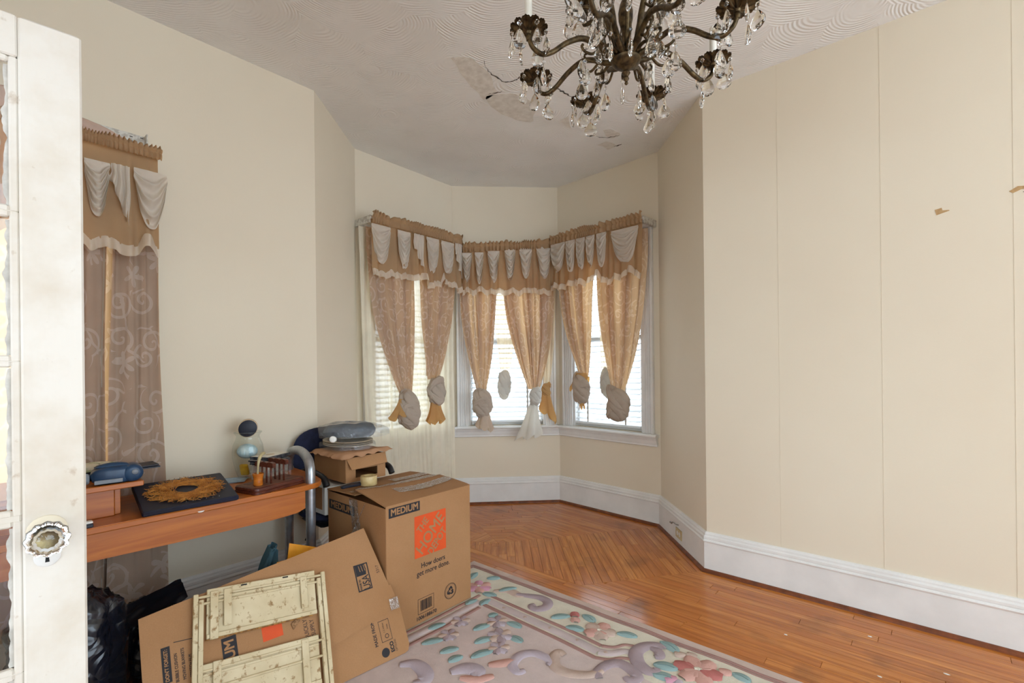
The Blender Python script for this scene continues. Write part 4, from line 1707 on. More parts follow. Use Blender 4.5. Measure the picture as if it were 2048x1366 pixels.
mb.build('tube_leg', 'silver_tube', desk, smooth=True, auto=60)
mb = MB()
mb.prism([(.655 + .012 * cos(a), .722 + .006 * sin(a)) for a in [pi + pi * k / 8 for k in range(9)]], lambda u, w, d: (-2.3225 + d, u, w), 0.0006, .0014)
mb.build('sticker', 'sticker_white', desk)
# raised shelf standing on the desk
rs = thing('desk_riser', 'small beech shelf standing on the desk behind the door', 'shelf', (-2.55, .1, TZ))
mb = MB()
mb.bbox((-2.79, -.40, .852), (-2.40, .478, .874), .003)
mb.build('top', 'desk_wood', rs)
for y_ in (.395, -.36):
    mb = MB()
    mb.bbox((-2.78, y_, TZ + .0005), (-2.47, y_ + .02, .852), .002)
    mb.build('support', 'desk_wood', rs)
mb = MB()
mb.bbox((-2.475, .0, TZ + .0005), (-2.455, .393, .852), .002)
mb.build('front_panel', 'desk_wood', rs)

# ------------------------------------------------------------------ things on the desk
pm('navy_plastic', srgb(34, 66, 98), srgb(28, 54, 84), .32, 20)
pm('grey_plastic', srgb(136, 142, 150), srgb(118, 124, 132), .4, 20)
pm('dark_plastic', srgb(30, 34, 48), None, .4)
pm('navy_paint', srgb(20, 24, 46), srgb(14, 17, 34), .5, 12)
pm('straw', srgb(206, 142, 66), srgb(166, 100, 40), .5, 30)
pm('dark_wood', srgb(104, 52, 34), srgb(66, 28, 20), .35, 6, stretch=(20, 1, 20))
pm('rack_top_wood', srgb(134, 84, 58), srgb(104, 60, 42), .4, 6, stretch=(20, 1, 20))
pm('honey_briar', srgb(208, 124, 44), srgb(160, 84, 24), .25, 18, stretch=(1, 1, 3))
pm('horn_stem', srgb(186, 170, 128), srgb(150, 134, 96), .3, 12)
pm('card_white', srgb(232, 228, 216), srgb(216, 210, 198), .6, 10)
pm('paper_blue', srgb(170, 190, 206), srgb(120, 140, 160), .5, 22)


def place(o, ux, uy=None, uz=(0, 0, 1)):
    """point mapper for a local frame: origin o, x axis ux, z axis uz"""
    o, ux, uz = Vector(o), Vector(ux).normalized(), Vector(uz).normalized()
    uy = uz.cross(ux).normalized()
    return lambda p: o + ux * p[0] + uy * p[1] + uz * p[2]


# hand vacuum on the riser: long blue body with a round end and a grey nozzle
hv = thing('hand_vacuum', 'blue handheld vacuum with grey nozzle lying on the desk shelf', 'vacuum', (-2.44, .40, .8745))
M = place((-2.44, .385, .8745), (.12, .99, 0))


def sup(u, v, L, W, Hh, x0, e=.5):
    a = 2 * pi * u
    x = x0 + L * (v - .5)
    k = (1 - abs(2 * v - 1) ** 4) ** .5 if 0 < v < 1 else 0
    ca, sa = cos(a), sin(a)
    return M((x, W * k * abs(ca) ** e * (1 if ca > 0 else -1), Hh * (1 + k * abs(sa) ** e * (1 if sa > 0 else -1))))


mb = MB()
mb.grid(lambda u, v: sup(u, v, .15, .042, .034, .005), 28, 16, wrap=True)
mb.build('body', 'navy_plastic', hv, smooth=True)
mb = MB()
mb.lathe([(.0005, -.044), (.02, -.0435), (.03, -.04), (.034, -.03), (.034, .03), (.03, .04), (.02, .0435), (.0005, .044)], 24, lambda p: M((.062 + p[0], p[2], .0345 + p[1])))
mb.build('dust_cup', 'navy_plastic', hv, smooth=True, auto=50)
mb = MB()
mb.lathe([(.0105, 0), (.0105, .003), (.0005, .004)], 14, lambda p: M((.068 + p[0], -.045 - p[2], .040 + p[1])))
mb.build('button', 'grey_plastic', hv, smooth=True)
mb = MB()
mb.lathe([(.016, 0), (.021, .006), (.021, .034), (.024, .037), (.024, .072), (.020, .072), (.018, .04)], 20, lambda p: M((-.068 - p[2], -.005 + p[0], .026 + p[1])), capt=False)
mb.build('nozzle', 'grey_plastic', hv, smooth=True, auto=40)
mb = MB()
mb.bbox((-.055, -.0445, .006), (.03, -.0405, .022), .002, M)
mb.build('trim', 'grey_plastic', hv)
mb = MB()
mb.grid(lambda u, v: M((lerp(-.055, .055, v), .018 * cos(pi * u), .066 + .014 * sin(pi * u) * sin(pi * v) ** .5)), 10, 12)
mb.build('handle', 'navy_plastic', hv, smooth=True)
# patterned pouch on a navy pad
t = newmat('leaf_print', .7)
v = t.coords('Object')
c = t.mix(t.ramp(t.noise(v, 26, 3), .45, .6), srgb(196, 186, 164), srgb(120, 134, 74))
c = t.mix(t.ramp(t.noise(v, 44, 2), .6, .68), c, srgb(84, 84, 70))
t.l(c, t.b.inputs['Base Color'])
po = thing('printed_pouch', 'leaf-print pouch on a navy pad behind the hand vacuum', 'pouch', (-2.60, .36, .8745))
mb = MB()
mb.bbox((-2.645, .16, .8745), (-2.535, .50, .91), .012)
mb.build('pad', 'navy_paint', po)
mb = MB()
mb.grid(lambda u, v: (-2.592 + .05 * (2 * u - 1), lerp(.12, .47, v), .911 + .032 * (sin(pi * u) * sin(pi * v)) ** .55 + .004 * noise.noise((u * 5, v * 8, 2))), 16, 30)
mb.grid(lambda u, v: (-2.592 + .05 * (1 - 2 * u), lerp(.12, .47, v), .9105), 2, 2)
mb.build('pouch', 'leaf_print', po, smooth=True)
mb = MB()
Mf = place((-2.71, .44, .8748), (.0, 1, .0))
mb.bbox((-.13, -.055, 0), (.15, .058, .006), .001, Mf)
mb.bbox((-.128, -.055, .0065), (.145, .056, .012), .001, place((-2.71, .44, .8748), (.0, 1, .02)))
tag(mb.build('folder', 'dark_plastic'), 'thin dark folder lying on the desk shelf by the curtain', 'folder')
# small black-and-white gadget at the desk's front edge
gd = thing('clip', 'small black and white clip at the front edge of the desk', 'clip', (-2.35, .30, TZ + .0005))
mb = MB()
mb.bbox((-2.365, .28, TZ + .0005), (-2.33, .312, TZ + .014), .002)
mb.build('base', 'dark_plastic', gd)
mb = MB()
mb.bbox((-2.362, .282, TZ + .0142), (-2.335, .312, TZ + .022), .002)
mb.build('cap', 'sticker_white', gd)

# string-art board: dark board tilted on papers, burst of golden threads
sb_ = thing('string_art_board', 'navy board with a golden thread sunburst lying on the desk', 'wall art', (-2.52, .62, TZ))
Pf = [Vector(p) for p in ((-2.322, .455, .7415), (-2.30, .785, .7415), (-2.63, .79, .797), (-2.60, .435, .797))]
ux = (Pf[1] - Pf[0]).normalized()
uy = (Pf[3] - Pf[0])
uy = (uy - ux * uy.dot(ux)).normalized()
uz = ux.cross(uy)
if uz.z < 0:
    uz = -uz
bo = Pf[0]
BM = lambda p: bo + ux * p[0] + uy * p[1] + uz * p[2]
mb = MB()
mb.bbox((0, 0, 0), (.34, .295, .022), .004, BM)
mb.build('board', 'navy_paint', sb_)
mb = MB()
mb.bbox((.03, .29, -.045), (.31, .32, -.0), .003, BM)
mb.build('batten', 'navy_paint', sb_)
mb = MB()
random.seed(8)
for k in range(170):
    a = random.uniform(0, 2 * pi)
    b = a + random.uniform(1.5, 2.5)
    ra = .112 + random.uniform(-.010, .026)
    za, zb_ = random.uniform(.026, .034), random.uniform(.026, .034)
    p1 = (.17 + 1.12 * ra * cos(a), .148 + ra * .98 * sin(a), za)
    p2 = (.17 + 1.12 * ra * .99 * cos(b), .148 + ra * .98 * sin(b), zb_)
    mb.tube([BM(p1), BM(p2)], .0009, 4)
mb.build('threads', 'straw', sb_, kind='stuff')
mb = MB()
for k in range(40):
    a = 2 * pi * k / 40
    mb.tube([BM((.17 + .134 * cos(a), .148 + .118 * sin(a), .02)), BM((.17 + .134 * cos(a), .148 + .118 * sin(a), .038))], .0012, 5)
mb.build('pins', 'hook_wire', sb_, kind='stuff')
for k in range(6):
    mb = MB()
    mb.tube([BM((.15 + k * .024, .028, .0218)), BM((.15 + k * .024, .028, .0245))], .0018, 6)
    mb.build('stud', 'silver_tube', sb_)
mb = MB()
for k in range(4):
    Mp = place((-2.74, .86 + .01 * k, TZ + .0006 + .0012 * k), (.2 + .12 * k, 1, 0))
    mb.box((-.09, -.06, 0), (.09, .06, .0011), Mp)
tag(mb.build('leaflets', 'paper_blue'), 'few leaflets lying flat on the desk beside the glass jar', 'papers')

# pipe rack with one pipe
rk = thing('pipe_rack', 'dark wooden pipe rack with two comb rests on the desk', 'rack', (-2.435, .98, TZ))
RM = place((-2.319, .872, TZ + .0006), (-.073, .267, 0))     # x along the front edge, y towards the wall


def rbox(mb, a, b, r, z0, z1, inset=0.0):
    pts = []
    for (cx_, cy_, s0_) in ((b[0] - r, b[1] - r, 0), (a[0] + r, b[1] - r, 1), (a[0] + r, a[1] + r, 2), (b[0] - r, a[1] + r, 3)):
        for k in range(6):
            an = (s0_ + k / 5) * pi / 2
            pts.append((cx_ + (r - inset) * cos(an), cy_ + (r - inset) * sin(an)))
    return pts


mb = MB()
rings = [(0, .0), (.010, 0), (.012, .004), (.016, .004), (.018, .001), (.026, .003), (.030, .008)]
ps = []
for zz, ins in rings:
    ps += [RM((x, y, zz)) for x, y in rbox(mb, (0, 0), (.28, .165), .022, 0, 0, ins)]
n = 24
fs = [tuple(range(n - 1, -1, -1)), tuple((len(rings) - 1) * n + k for k in range(n))]
fs += [(r_ * n + k, r_ * n + (k + 1) % n, (r_ + 1) * n + (k + 1) % n, (r_ + 1) * n + k) for r_ in range(len(rings) - 1) for k in range(n)]
mb.add(ps, fs)
mb.build('base', 'dark_wood', rk, smooth=True, auto=30)
mb = MB()
mb.prism(rbox(mb, (.012, .012), (.268, .153), .016, 0, 0), lambda u, w, d: RM((u, w, d)), .0295, .0306)
mb.build('base_top', 'rack_top_wood', rk)
for x_, y_ in ((.05, .052), (.215, .045), (.245, .10), (.215, .135), (.05, .125)):
    mb = MB()
    mb.prism([(x_ + .019 * cos(2 * pi * k / 20), y_ + .019 * sin(2 * pi * k / 20)) for k in range(20)], lambda u, w, d: RM((u, w, d)), .0306, .0312)
    mb.build('pipe_seat', 'dark_wood', rk)
for x_, z_ in ((.105, .108), (.175, .112)):
    for k in range(4 if x_ < .15 else 3):
        mb = MB()
        y_ = .035 + k * .031
        mb.tube([RM((x_, y_, .03)), RM((x_, y_, z_))], .0048, 8)
        mb.build('comb_post', 'dark_wood', rk, smooth=True)
    mb = MB()
    poly = [(.012, -.002), (.012, .018)] + [(.012 + .125 * q, .018 + .005 * abs(sin(3 * pi * q))) for q in [i / 18 for i in range(1, 18)]] + [(.137, .018), (.137, -.002)]
    mb.prism(poly, lambda u, w, d: RM((x_ + d, u, z_ + w)), -.009, .009)
    mb.build('comb_bar', 'dark_wood', rk)
pi_ = thing('tobacco_pipe', 'honey-coloured tobacco pipe with horn stem standing in the rack', 'pipe', RM((.05, .052, .031)))
c0 = RM((.05, .052, .0315))
mb = MB()
mb.lathe([(.018, 0), (.021, .004), (.019, .020), (.020, .035), (.0235, .05), (.024, .056), (.018, .056), (.016, .03), (.002, .02)], 22, None, tuple(c0), capt=True)
mb.build('bowl', 'honey_briar', pi_, smooth=True, auto=50)
mb = MB()
pth = spline([c0 + Vector((-.004, .0, .025)), c0 + Vector((-.008, .002, .07)), c0 + Vector((-.012, .008, .11)), c0 + Vector((-.022, .022, .135)), c0 + Vector((-.035, .042, .142))], 5)
mb.tube(pth, [.0045 + .0035 * smoothstep(5, 14, i) for i in range(len(pth))], 10)
mb.build('stem', 'horn_stem', pi_, smooth=True)

# glass jar with coasters on top and odds and ends inside
t = newmat('jar_glass', .02)
tr = t.n('ShaderNodeBsdfTransparent')
tr.inputs[0].default_value = (.93, .95, .93, 1)
gl = t.n('ShaderNodeBsdfGlossy')
gl.inputs['Roughness'].default_value = .03
mx = t.n('ShaderNodeMixShader')
fr = t.n('ShaderNodeLayerWeight')
t.l(t.math('ADD', t.math('MULTIPLY', t.math('POWER', fr.outputs['Facing'], 3.0), .45), .05), mx.inputs[0])
t.l(tr.outputs[0], mx.inputs[1])
t.l(gl.outputs[0], mx.inputs[2])
t.l(mx.outputs[0], t.out.inputs[0])
JC = (-2.752, .998, TZ + .0006)
jar = MB()
jar.lathe([(r_ * .88, z_) for r_, z_ in [(.045, 0), (.055, .004), (.072, .05), (.084, .10), (.087, .135), (.080, .175), (.066, .205), (.062, .22), (.070, .232), (.076, .238), (.077, .242), (.072, .244),
           (.068, .238)]], 32, None, JC, capt=False)
tag(jar.build('glass_jar', 'jar_glass', None, smooth=True), 'round glass jar on the desk holding coasters and odds and ends', 'jar')
pm('coaster_navy', srgb(24, 28, 44), None, .5)
pm('coaster_rim', srgb(206, 180, 148), None, .5)
for k in range(4):
    cs = thing('coaster', 'round navy coaster with pale rim in the jar mouth, ' + ('farthest from the wall', 'third from the wall', 'second from the wall', 'closest to the wall')[k], 'coaster', (JC[0] - .02 + k * .012, JC[1] + .01, JC[2] + .2), 'coasters in the jar')
    Mc = place((JC[0] + (.0225 - .015 * k) * .93, JC[1] - (.0225 - .015 * k) * .36, JC[2] + .262), (.36, .93, .06))
    mb = MB()
    mb.lathe([(.0005, -.003), (.043, -.003), (.0445, -.002), (.0445, .002), (.043, .003), (.0005, .003)], 28, lambda p: Mc((p[1], p[2], p[0])))
    mb.build('disc', 'coaster_navy', cs, smooth=True, auto=40)
    mb = MB()
    mb.tube([Mc((.0445 * sin(2 * pi * j / 28), 0, .0445 * cos(2 * pi * j / 28))) for j in range(28)], .0026, 6, closed=True)
    mb.build('rim', 'coaster_rim', cs, smooth=True)
pm('tin_foil_blue', srgb(150, 190, 206), srgb(210, 226, 230), .4, 30)
pm('yellow_card', srgb(222, 176, 40), srgb(190, 140, 30), .5, 20)
pm('red_card', srgb(170, 60, 36), None, .5)
mb = MB()
mb.grid(lambda u, v: (JC[0] + .002 + (.050 * sin(pi * v) + .004) * cos(2 * pi * u) * (1 + .2 * noise.noise((u * 6, v * 4, 1))), JC[1] - .005 + (.046 * sin(pi * v) + .003) * sin(2 * pi * u), JC[2] + .14 - .038 * cos(pi * v)), 20, 10, wrap=True)
tag(mb.build('crumpled_wrapper', 'tin_foil_blue', None, smooth=True), 'pale blue crumpled wrapper inside the glass jar', 'wrapper')
mb = MB()
mb.bbox((-.020, -.009, 0), (.020, .009, .06), .004, place((JC[0] + .012, JC[1] - .018, JC[2] + .018), (.6, .7, 0), None, (.2, -.25, 1)))
tag(mb.build('yellow_box', 'yellow_card'), 'small yellow packet inside the glass jar', 'packet')
mb = MB()
mb.bbox((-.016, -.01, 0), (.016, .01, .055), .003, place((JC[0] + .03, JC[1] + .022, JC[2] + .012), (.7, -.6, 0), None, (.1, .2, 1)))
tag(mb.build('red_box', 'red_card'), 'small red packet at the bottom of the glass jar', 'packet')
mb = MB()
mb.tube([(JC[0] + .05, JC[1] - .01, JC[2] + .03), (JC[0] - .01, JC[1] + .045, JC[2] + .085)], .004, 8)
tag(mb.build('pale_pen', 'card_white'), 'pale pen lying slantwise inside the glass jar', 'pen')

# clear case with stacked discs
t = newmat('clear_plastic', .1)
tr = t.n('ShaderNodeBsdfTransparent')
tr.inputs[0].default_value = (.88, .88, .86, 1)
gl = t.n('ShaderNodeBsdfGlossy')
gl.inputs['Roughness'].default_value = .12
df = t.n('ShaderNodeBsdfDiffuse')
df.inputs[0].default_value = (.7, .68, .62, 1)
mx = t.n('ShaderNodeMixShader')
mx.inputs[0].default_value = .22
m2 = t.n('ShaderNodeMixShader')
m2.inputs[0].default_value = .28
t.l(tr.outputs[0], mx.inputs[1])
t.l(gl.outputs[0], mx.inputs[2])
t.l(mx.outputs[0], m2.inputs[1])
t.l(df.outputs[0], m2.inputs[2])
t.l(m2.outputs[0], t.out.inputs[0])
CM = place((-2.557, 1.022, TZ + .0006), (-.09, .17, 0))
cc_ = thing('clear_case', 'clear plastic case on the desk under the disc cases', 'case', CM((.09, .065, 0)))
mb = MB()
mb.bbox((0, 0, 0), (.15, .105, .082), .004, CM)
mb.build('shell', 'clear_plastic', cc_)
mb = MB()
mb.bbox((.012, .012, .004), (.14, .094, .03), .003, CM)
mb.build('contents', 'card_white', cc_)
pm('case_edge', srgb(40, 42, 50), srgb(90, 92, 98), .2, 40)
for k in range(5):
    Ck = place(CM((0, 0, .0826 + k * .0085)), (-.09 + .012 * sin(k * 2.3), .17 + .01 * cos(k * 1.7), 0))
    dc = thing('disc_case', ['flat disc case at the bottom of the stack on the clear case', 'second disc case up in the stack on the clear case', 'middle disc case of the stack on the clear case',
                             'second disc case down in the stack on the clear case', 'cream-faced disc case on top of the stack by the jar'][k], 'disc case', Ck((.09, .065, 0)), 'stacked disc cases')
    mb = MB()
    mb.bbox((-.006, -.004, 0), (.156, .109, .0078), .001, Ck)
    mb.build('case', 'case_edge', dc)
    mb = MB()
    mb.bbox((-.002, .004, .0078), (.152, .105, .0083), .0001, Ck)
    ins_ = mb.build('insert', 'card_white', dc)
    if k == 4:
        mb = MB()
        mb.prism([(.075 + .022 * cos(2 * pi * q / 20), .055 + .022 * sin(2 * pi * q / 20)) for q in range(20)], lambda u, w, d: Ck((u, w, d)), .0083, .0086)
        mb.build('emblem', 'coaster_rim', ins_)
# ------------------------------------------------------------------ cardboard
t = newmat('cardboard', .8, spec=.2)
v = t.coords('Object')
g = t.noise(v, 3, 4)
f = t.noise(t.coords('Object', (1, 1, 1)), 240, 2)
c = t.mix(t.ramp(g, .3, .7), srgb(174, 131, 92), srgb(162, 119, 80))
t.l(t.mix(t.math('MULTIPLY', t.ramp(f, .3, .7), .25), c, srgb(142, 102, 68)), t.b.inputs['Base Color'])
t.bump(t.noise(v, 90, 2), .12, .002)
pm('cardboard_edge', srgb(160, 122, 86), srgb(118, 86, 56), .9, 120, lo=.4, hi=.6)
pm('print_black', srgb(38, 36, 40), None, .7)
pm('print_orange', srgb(222, 84, 30), srgb(212, 78, 28), .65, 8)
t = newmat('packing_tape', .12, spec=.8)
v = t.coords('Object', (1, 1, 1))
tr = t.n('ShaderNodeBsdfTransparent')
tr.inputs[0].default_value = (.95, .93, .88, 1)
gl = t.n('ShaderNodeBsdfGlossy')
gl.inputs['Roughness'].default_value = .12
bp = t.n('ShaderNodeBump')
bp.inputs['Strength'].default_value = 1.0
bp.inputs['Distance'].default_value = .02
t.l(t.noise(v, 34, 4, .6, 1.5), bp.inputs['Height'])
t.l(bp.outputs[0], gl.inputs['Normal'])
mx = t.n('ShaderNodeMixShader')
mx.inputs[0].default_value = .5
t.l(tr.outputs[0], mx.inputs[1])
t.l(gl.outputs[0], mx.inputs[2])
t.l(mx.outputs[0], t.out.inputs[0])

# ------------------------------------------------------------------ big moving box
BX0, BX1, BY0, BY1, BZ0, BZ1 = -2.525, -1.972, 1.325, 1.878, RT + .003, .652
hb = thing('moving_box', 'taped cardboard moving box with orange square logo standing on the rug', 'box', ((BX0 + BX1) / 2, (BY0 + BY1) / 2, BZ0))
w_ = .006
for nm, a, b in (('front_panel', (BX1 - w_, BY0, BZ0), (BX1, BY1, BZ1)), ('back_panel', (BX0, BY0, BZ0), (BX0 + w_, BY1, BZ1)),
                 ('side_panel', (BX0 + w_, BY0, BZ0), (BX1 - w_, BY0 + w_, BZ1 - .012)), ('side_panel', (BX0 + w_, BY1 - w_, BZ0), (BX1 - w_, BY1, BZ1)),
                 ('bottom_panel', (BX0 + w_, BY0 + w_, BZ0), (BX1 - w_, BY1 - w_, BZ0 + w_))):
    mb = MB()
    mb.bbox(a, b, .002)
    pnl = mb.build(nm, 'cardboard', hb)
    if nm == 'front_panel':
        front = pnl
    if nm == 'side_panel' and a[1] == BY0:
        sidep = pnl
xm = (BX0 + BX1) / 2 + .01


def flap(x0, x1, zc, name, lift):
    """long top flap hinged at x0, its free edge at x1 near the seam; near end lifts a little"""
    mb = MB()

    def top(u, v, o=0):
        y = lerp(BY0 - .004, BY1 + .002, v)
        sag = lift * (1 - v) ** 2 * u
        return (lerp(x0, x1, u), y, BZ1 + (zc * u ** .8) + sag + .006 * sin(pi * u) * sin(v * 7) * .4 + o)
    mb.grid(top, 10, 16)
    mb.grid(lambda u, v: top(1 - u, v, -.005), 10, 16)
    ps = [top(i / 10, 0) for i in range(11)] + [top(i / 10, 0, -.005) for i in range(11)]
    mb.add(ps, [(i, 11 + i, 12 + i, i + 1) for i in range(10)])
    ps = [top(1, i / 16) for i in range(17)] + [top(1, i / 16, -.005) for i in range(17)]
    mb.add(ps, [(i, 17 + i, 18 + i, i + 1) for i in range(16)])
    return mb.build(name, 'cardboard', hb)


flap(BX1, xm + .004, .020, 'top_flap', .022)
flap(BX0, xm - .004, .012, 'top_flap', .0)
mb = MB()
mb.box((BX0 + .01, BY0 + .006, BZ1 - .03), (BX1 - .01, BY0 + .13, BZ1 - .026))
mb.build('inner_flap', 'cardboard', hb)


def tape(fn, n, w, name='tape'):
    """strip of wrinkled clear tape; fn(v, s) -> point for s across"""
    mb = MB()
    mb.grid(lambda u, v: fn(v, (u - .5) * w), 8, n)
    return mb.build(name, 'packing_tape', hb, smooth=True)


def topz(x):
    if x > xm:
        u = (BX1 - x) / (BX1 - xm)
        return BZ1 + .020 * max(u, 0) ** .8
    u = (x - BX0) / (xm - BX0)
    return BZ1 + .012 * max(u, 0) ** .8


def tp(xc, wob, y0, y1):
    def fn(v, s):
        y = lerp(y0, y1, v)
        x = xc + s + wob * sin(v * 4)
        lift = .022 * (1 - (y - BY0) / (BY1 - BY0)) ** 2 * (max((BX1 - x) / (BX1 - xm), 0) if x > xm else .3)
        return (x, y, topz(x) + lift + .0035 + .003 * abs(noise.noise((x * 50, y * 24, 1))))
    return fn


tape(tp(xm - .02, .008, BY0 - .01, BY1 + .006), 60, .085)
tape(tp(xm + .115, .02, BY0 + .16, BY1 - .01), 50, .075)
tape(tp(xm - .12, .006, BY0 + .30, BY1 - .0), 40, .07)
tape(lambda v, s: (xm - .02 + s + .05 * v * sin(3 * v), BY0 - .0035 - .002 * abs(noise.noise((s * 60, v * 9, 4))), BZ1 - .012 - .25 * v), 20, .08)
tape(lambda v, s: (xm + .09 - .14 * v + s * .6, BY0 - .003, BZ1 - .02 - .19 * v + s * .5), 20, .03)

FR = lambda y, z, o=.0009: frame((BX1 + o, y, z), (0, 1, 0), (0, 0, 1))
SD = lambda x, z, o=.0009: frame((x, BY0 - o, z), (1, 0, 0), (0, 0, 1))


def patch(parent, M4, poly, mat, name, o=.0):
    off_ = WORLD[parent.name]
    mb = MB()
    mb.add([M4 @ Vector((u, w, o)) for u, w in poly], [tuple(range(len(poly)))])
    return mb.build(name, mat, parent)


def rect(w, h):
    return [(-w / 2, -h / 2), (w / 2, -h / 2), (w / 2, h / 2), (-w / 2, h / 2)]


def ring(parent, M4, w, h, t_, mat='print_black', name='printed_frame'):
    mb = MB()
    o = [M4 @ Vector((u, v_, 0)) for u, v_ in rect(w, h)] + [M4 @ Vector((u, v_, 0)) for u, v_ in rect(w - 2 * t_, h - 2 * t_)]
    mb.add(o, [(k, (k + 1) % 4, 4 + (k + 1) % 4, 4 + k) for k in range(4)])
    return mb.build(name, mat, parent)


patch(front, FR(1.433, .614), rect(.186, .048), 'print_black', 'printed_panel')
text('MEDIUM', .045, 'cardboard', front, FR(1.433, .614, .0014), .0012, sx=.98)
lx, lz, ls = 1.594, .456, .206
patch(front, FR(lx, lz), rect(ls, ls * 1.03), 'print_orange', 'printed_panel')
rot = Matrix.Rotation(radians(45), 4, 'Z')
for body, size, du, dv, sx_ in (('THE', .054, -.050, .052, .80), ('HOME', .088, .0, -.002, .90), ('DEPOT', .060, .044, -.054, .78)):
    text(body, size, 'cardboard', front, FR(lx, lz, .0014) @ Matrix.Translation((du, dv, 0)) @ rot, .0011, sx=sx_)
text('How doers', .038, 'print_black', front, FR(1.610, .304), .0003, sx=.92)
text('get more done.', .038, 'print_black', front, FR(1.612, .268), .0003, sx=.92)
ring(front, FR(1.559, .101), .103, .078, .002)
random.seed(3)
u = -.036
k = 0
while u < .036:
    w = random.choice((.0007, .0012, .0018))
    mb = MB()
    M4 = FR(1.559, .101)
    mb.add([M4 @ Vector(q) for q in ((u, -.026, 0), (u + w, -.026, 0), (u + w, .028, 0), (u, .028, 0))], [(0, 1, 2, 3)])
    bars = mb if k == 0 else bars.add(mb.v, mb.f)
    u += w + random.choice((.0008, .0012, .0016))
    k += 1
bars.build('barcode', 'print_black', front)
text('1006188670', .026, 'print_black', front, FR(1.562, .042), .0005, sx=1.02)


def circ(parent, M4, r0, r1, mat='print_black', name='printed_ring', n=32):
    mb = MB()
    ps = [M4 @ Vector((r * cos(2 * pi * k / n), r * sin(2 * pi * k / n), 0)) for r in (r0, r1) for k in range(n)]
    mb.add(ps, [(k, (k + 1) % n, n + (k + 1) % n, n + k) for k in range(n)])
    return mb.build(name, mat, parent)


MR = FR(1.725, .108)
circ(front, MR, .0415, .0425)
circ(front, MR, .033, .0338)
circ(front, MR, .0378, .0400, 'print_black')
for k in range(3):
    a = radians(90 + 120 * k)
    R_ = MR @ Matrix.Rotation(a, 4, 'Z')
    patch(front, R_, [(.010, -.016), (.022, -.010), (.026, .0), (.018, .006), (.021, .010), (.006, .013), (.004, -.002), (.010, .001), (.013, -.004), (.006, -.010)], 'print_black', 'recycling_arrow')
patch(sidep, SD(-2.381, .574), rect(.258, .05), 'print_black', 'printed_panel')
text('MEDIUM', .047, 'cardboard', sidep, SD(-2.381, .574, .0014), .0012, sx=1.25)

# ------------------------------------------------------------------ flattened cartons leaning by the box
LO = Vector((-1.821, 1.347, RT + .002))
LN = Vector((.875, -.073, .478)).normalized()
L1 = Vector((.083, .997, 0))
L1 = (L1 - LN * LN.dot(L1)).normalized()
L2 = LN.cross(L1)


def lp(a, b, o=0.0):
    return LO + L1 * a + L2 * b + LN * o


LF = lambda a, b, o=0.0: frame(lp(a, b, o), L2, -L1)        # print turned a quarter: reads up the sheet


def sheet(name, label, poly, o0, o1, group):
    root = thing(name, label, 'cardboard', lp(sum(p[0] for p in poly) / len(poly), min(p[1] for p in poly), o0), group)
    mb = MB()
    mb.prism(poly, lambda u, w, d: lp(u, w, d), o0, o1)
    s_ = mb.build('board', 'cardboard', root)
    return root, s_


def jag(a, b, n, amp, seed):
    random.seed(seed)
    return [(lerp(a[0], b[0], k / n) + random.uniform(-amp, amp), lerp(a[1], b[1], k / n) + random.uniform(-amp, amp)) for k in range(1, n)]


P1 = [(-.968, .475)] + jag((-.968, .475), (-.090, .586), 8, .001, 1) + [(-.090, .586), (-.018, .215), (-.014, .197), (-.026, .190)] + \
     jag((-.03, .19), (-.34, .148), 12, .0035, 2) + [(-.36, .140), (-.97, .062)]
P2 = [(-.02, .30), (-.001, .19), (.0, .030), (-.012, .006), (-.03, .001), (-.95, .001), (-.95, .30)]
r2, s2 = sheet('flattened_carton', 'flattened carton with small eco print lying under the larger flattened one', P2, .000, .006, 'flattened cartons')
r1, s1 = sheet('flattened_carton', 'large flattened carton leaning on the box under the cream metal rack', P1, .0105, .0165, 'flattened cartons')
O1, O2 = .0215, .0105


def lfr(a, b, o):
    return frame(lp(a, b, o - .004), L2, -L1)


UC = (-.148, .371)
ring(s1, lfr(*UC, O1), .118, .068, .005)
text('USA', .048, 'print_black', s1, lfr(UC[0] + .012, UC[1] - .026, O1), .0005, sx=.72)
text('MADE IN', .0135, 'print_black', s1, lfr(UC[0] - .018, UC[1] - .030, O1), .0003, sx=.85)
patch(s1, lfr(UC[0] - .004, UC[1] + .034, O1), [(-.026, -.022), (-.002, -.026), (.02, -.022), (.02, .024), (-.026, .024)], 'print_black', 'printed_flag')
for k in range(3):
    patch(s1, lfr(UC[0] - .008 + k * .012, UC[1] + .040, O1 + .0004), [(-.015, -.002), (.012, .002), (.012, .0045), (-.015, .001)], 'cardboard', 'printed_stripe')
text('5317', .020, 'print_black', s1, lfr(-.071, .385, O1), 0, sx=.9)
patch(s1, lfr(-.90, .30, O1), rect(.115, .026), 'print_black', 'printed_panel')
text("DON'T FORGET:", .0155, 'cardboard', s1, lfr(-.90, .298, O1 + .0005), .0004, sx=.9)
for k, ln in enumerate(('BUBBLE CUSHION', 'MOVING BLANKETS', 'STRETCH FILM', 'TAPE')):
    text(ln, .0135, 'print_black', s1, lfr(-.872 + k * .021, .352 - .118 if k < 3 else .24, O1), .0002, 'LEFT', sx=.85)
for a, b in (((-.875, .364), (-.815, .357)), ((-.815, .357), (-.785, .20))):
    d_ = Vector(b) - Vector(a)
    n_ = Vector((-d_.y, d_.x)).normalized() * .0012
    mb = MB()
    mb.add([lp(q.x, q.y, O1 - .004) for q in (Vector(a) - n_, Vector(b) - n_, Vector(b) + n_, Vector(a) + n_)], [(0, 1, 2, 3)])
    mb.build('printed_line', 'print_black', s1)
patch(s1, lfr(-.706, .225, O1), rect(.19, .05), 'print_black', 'printed_panel')
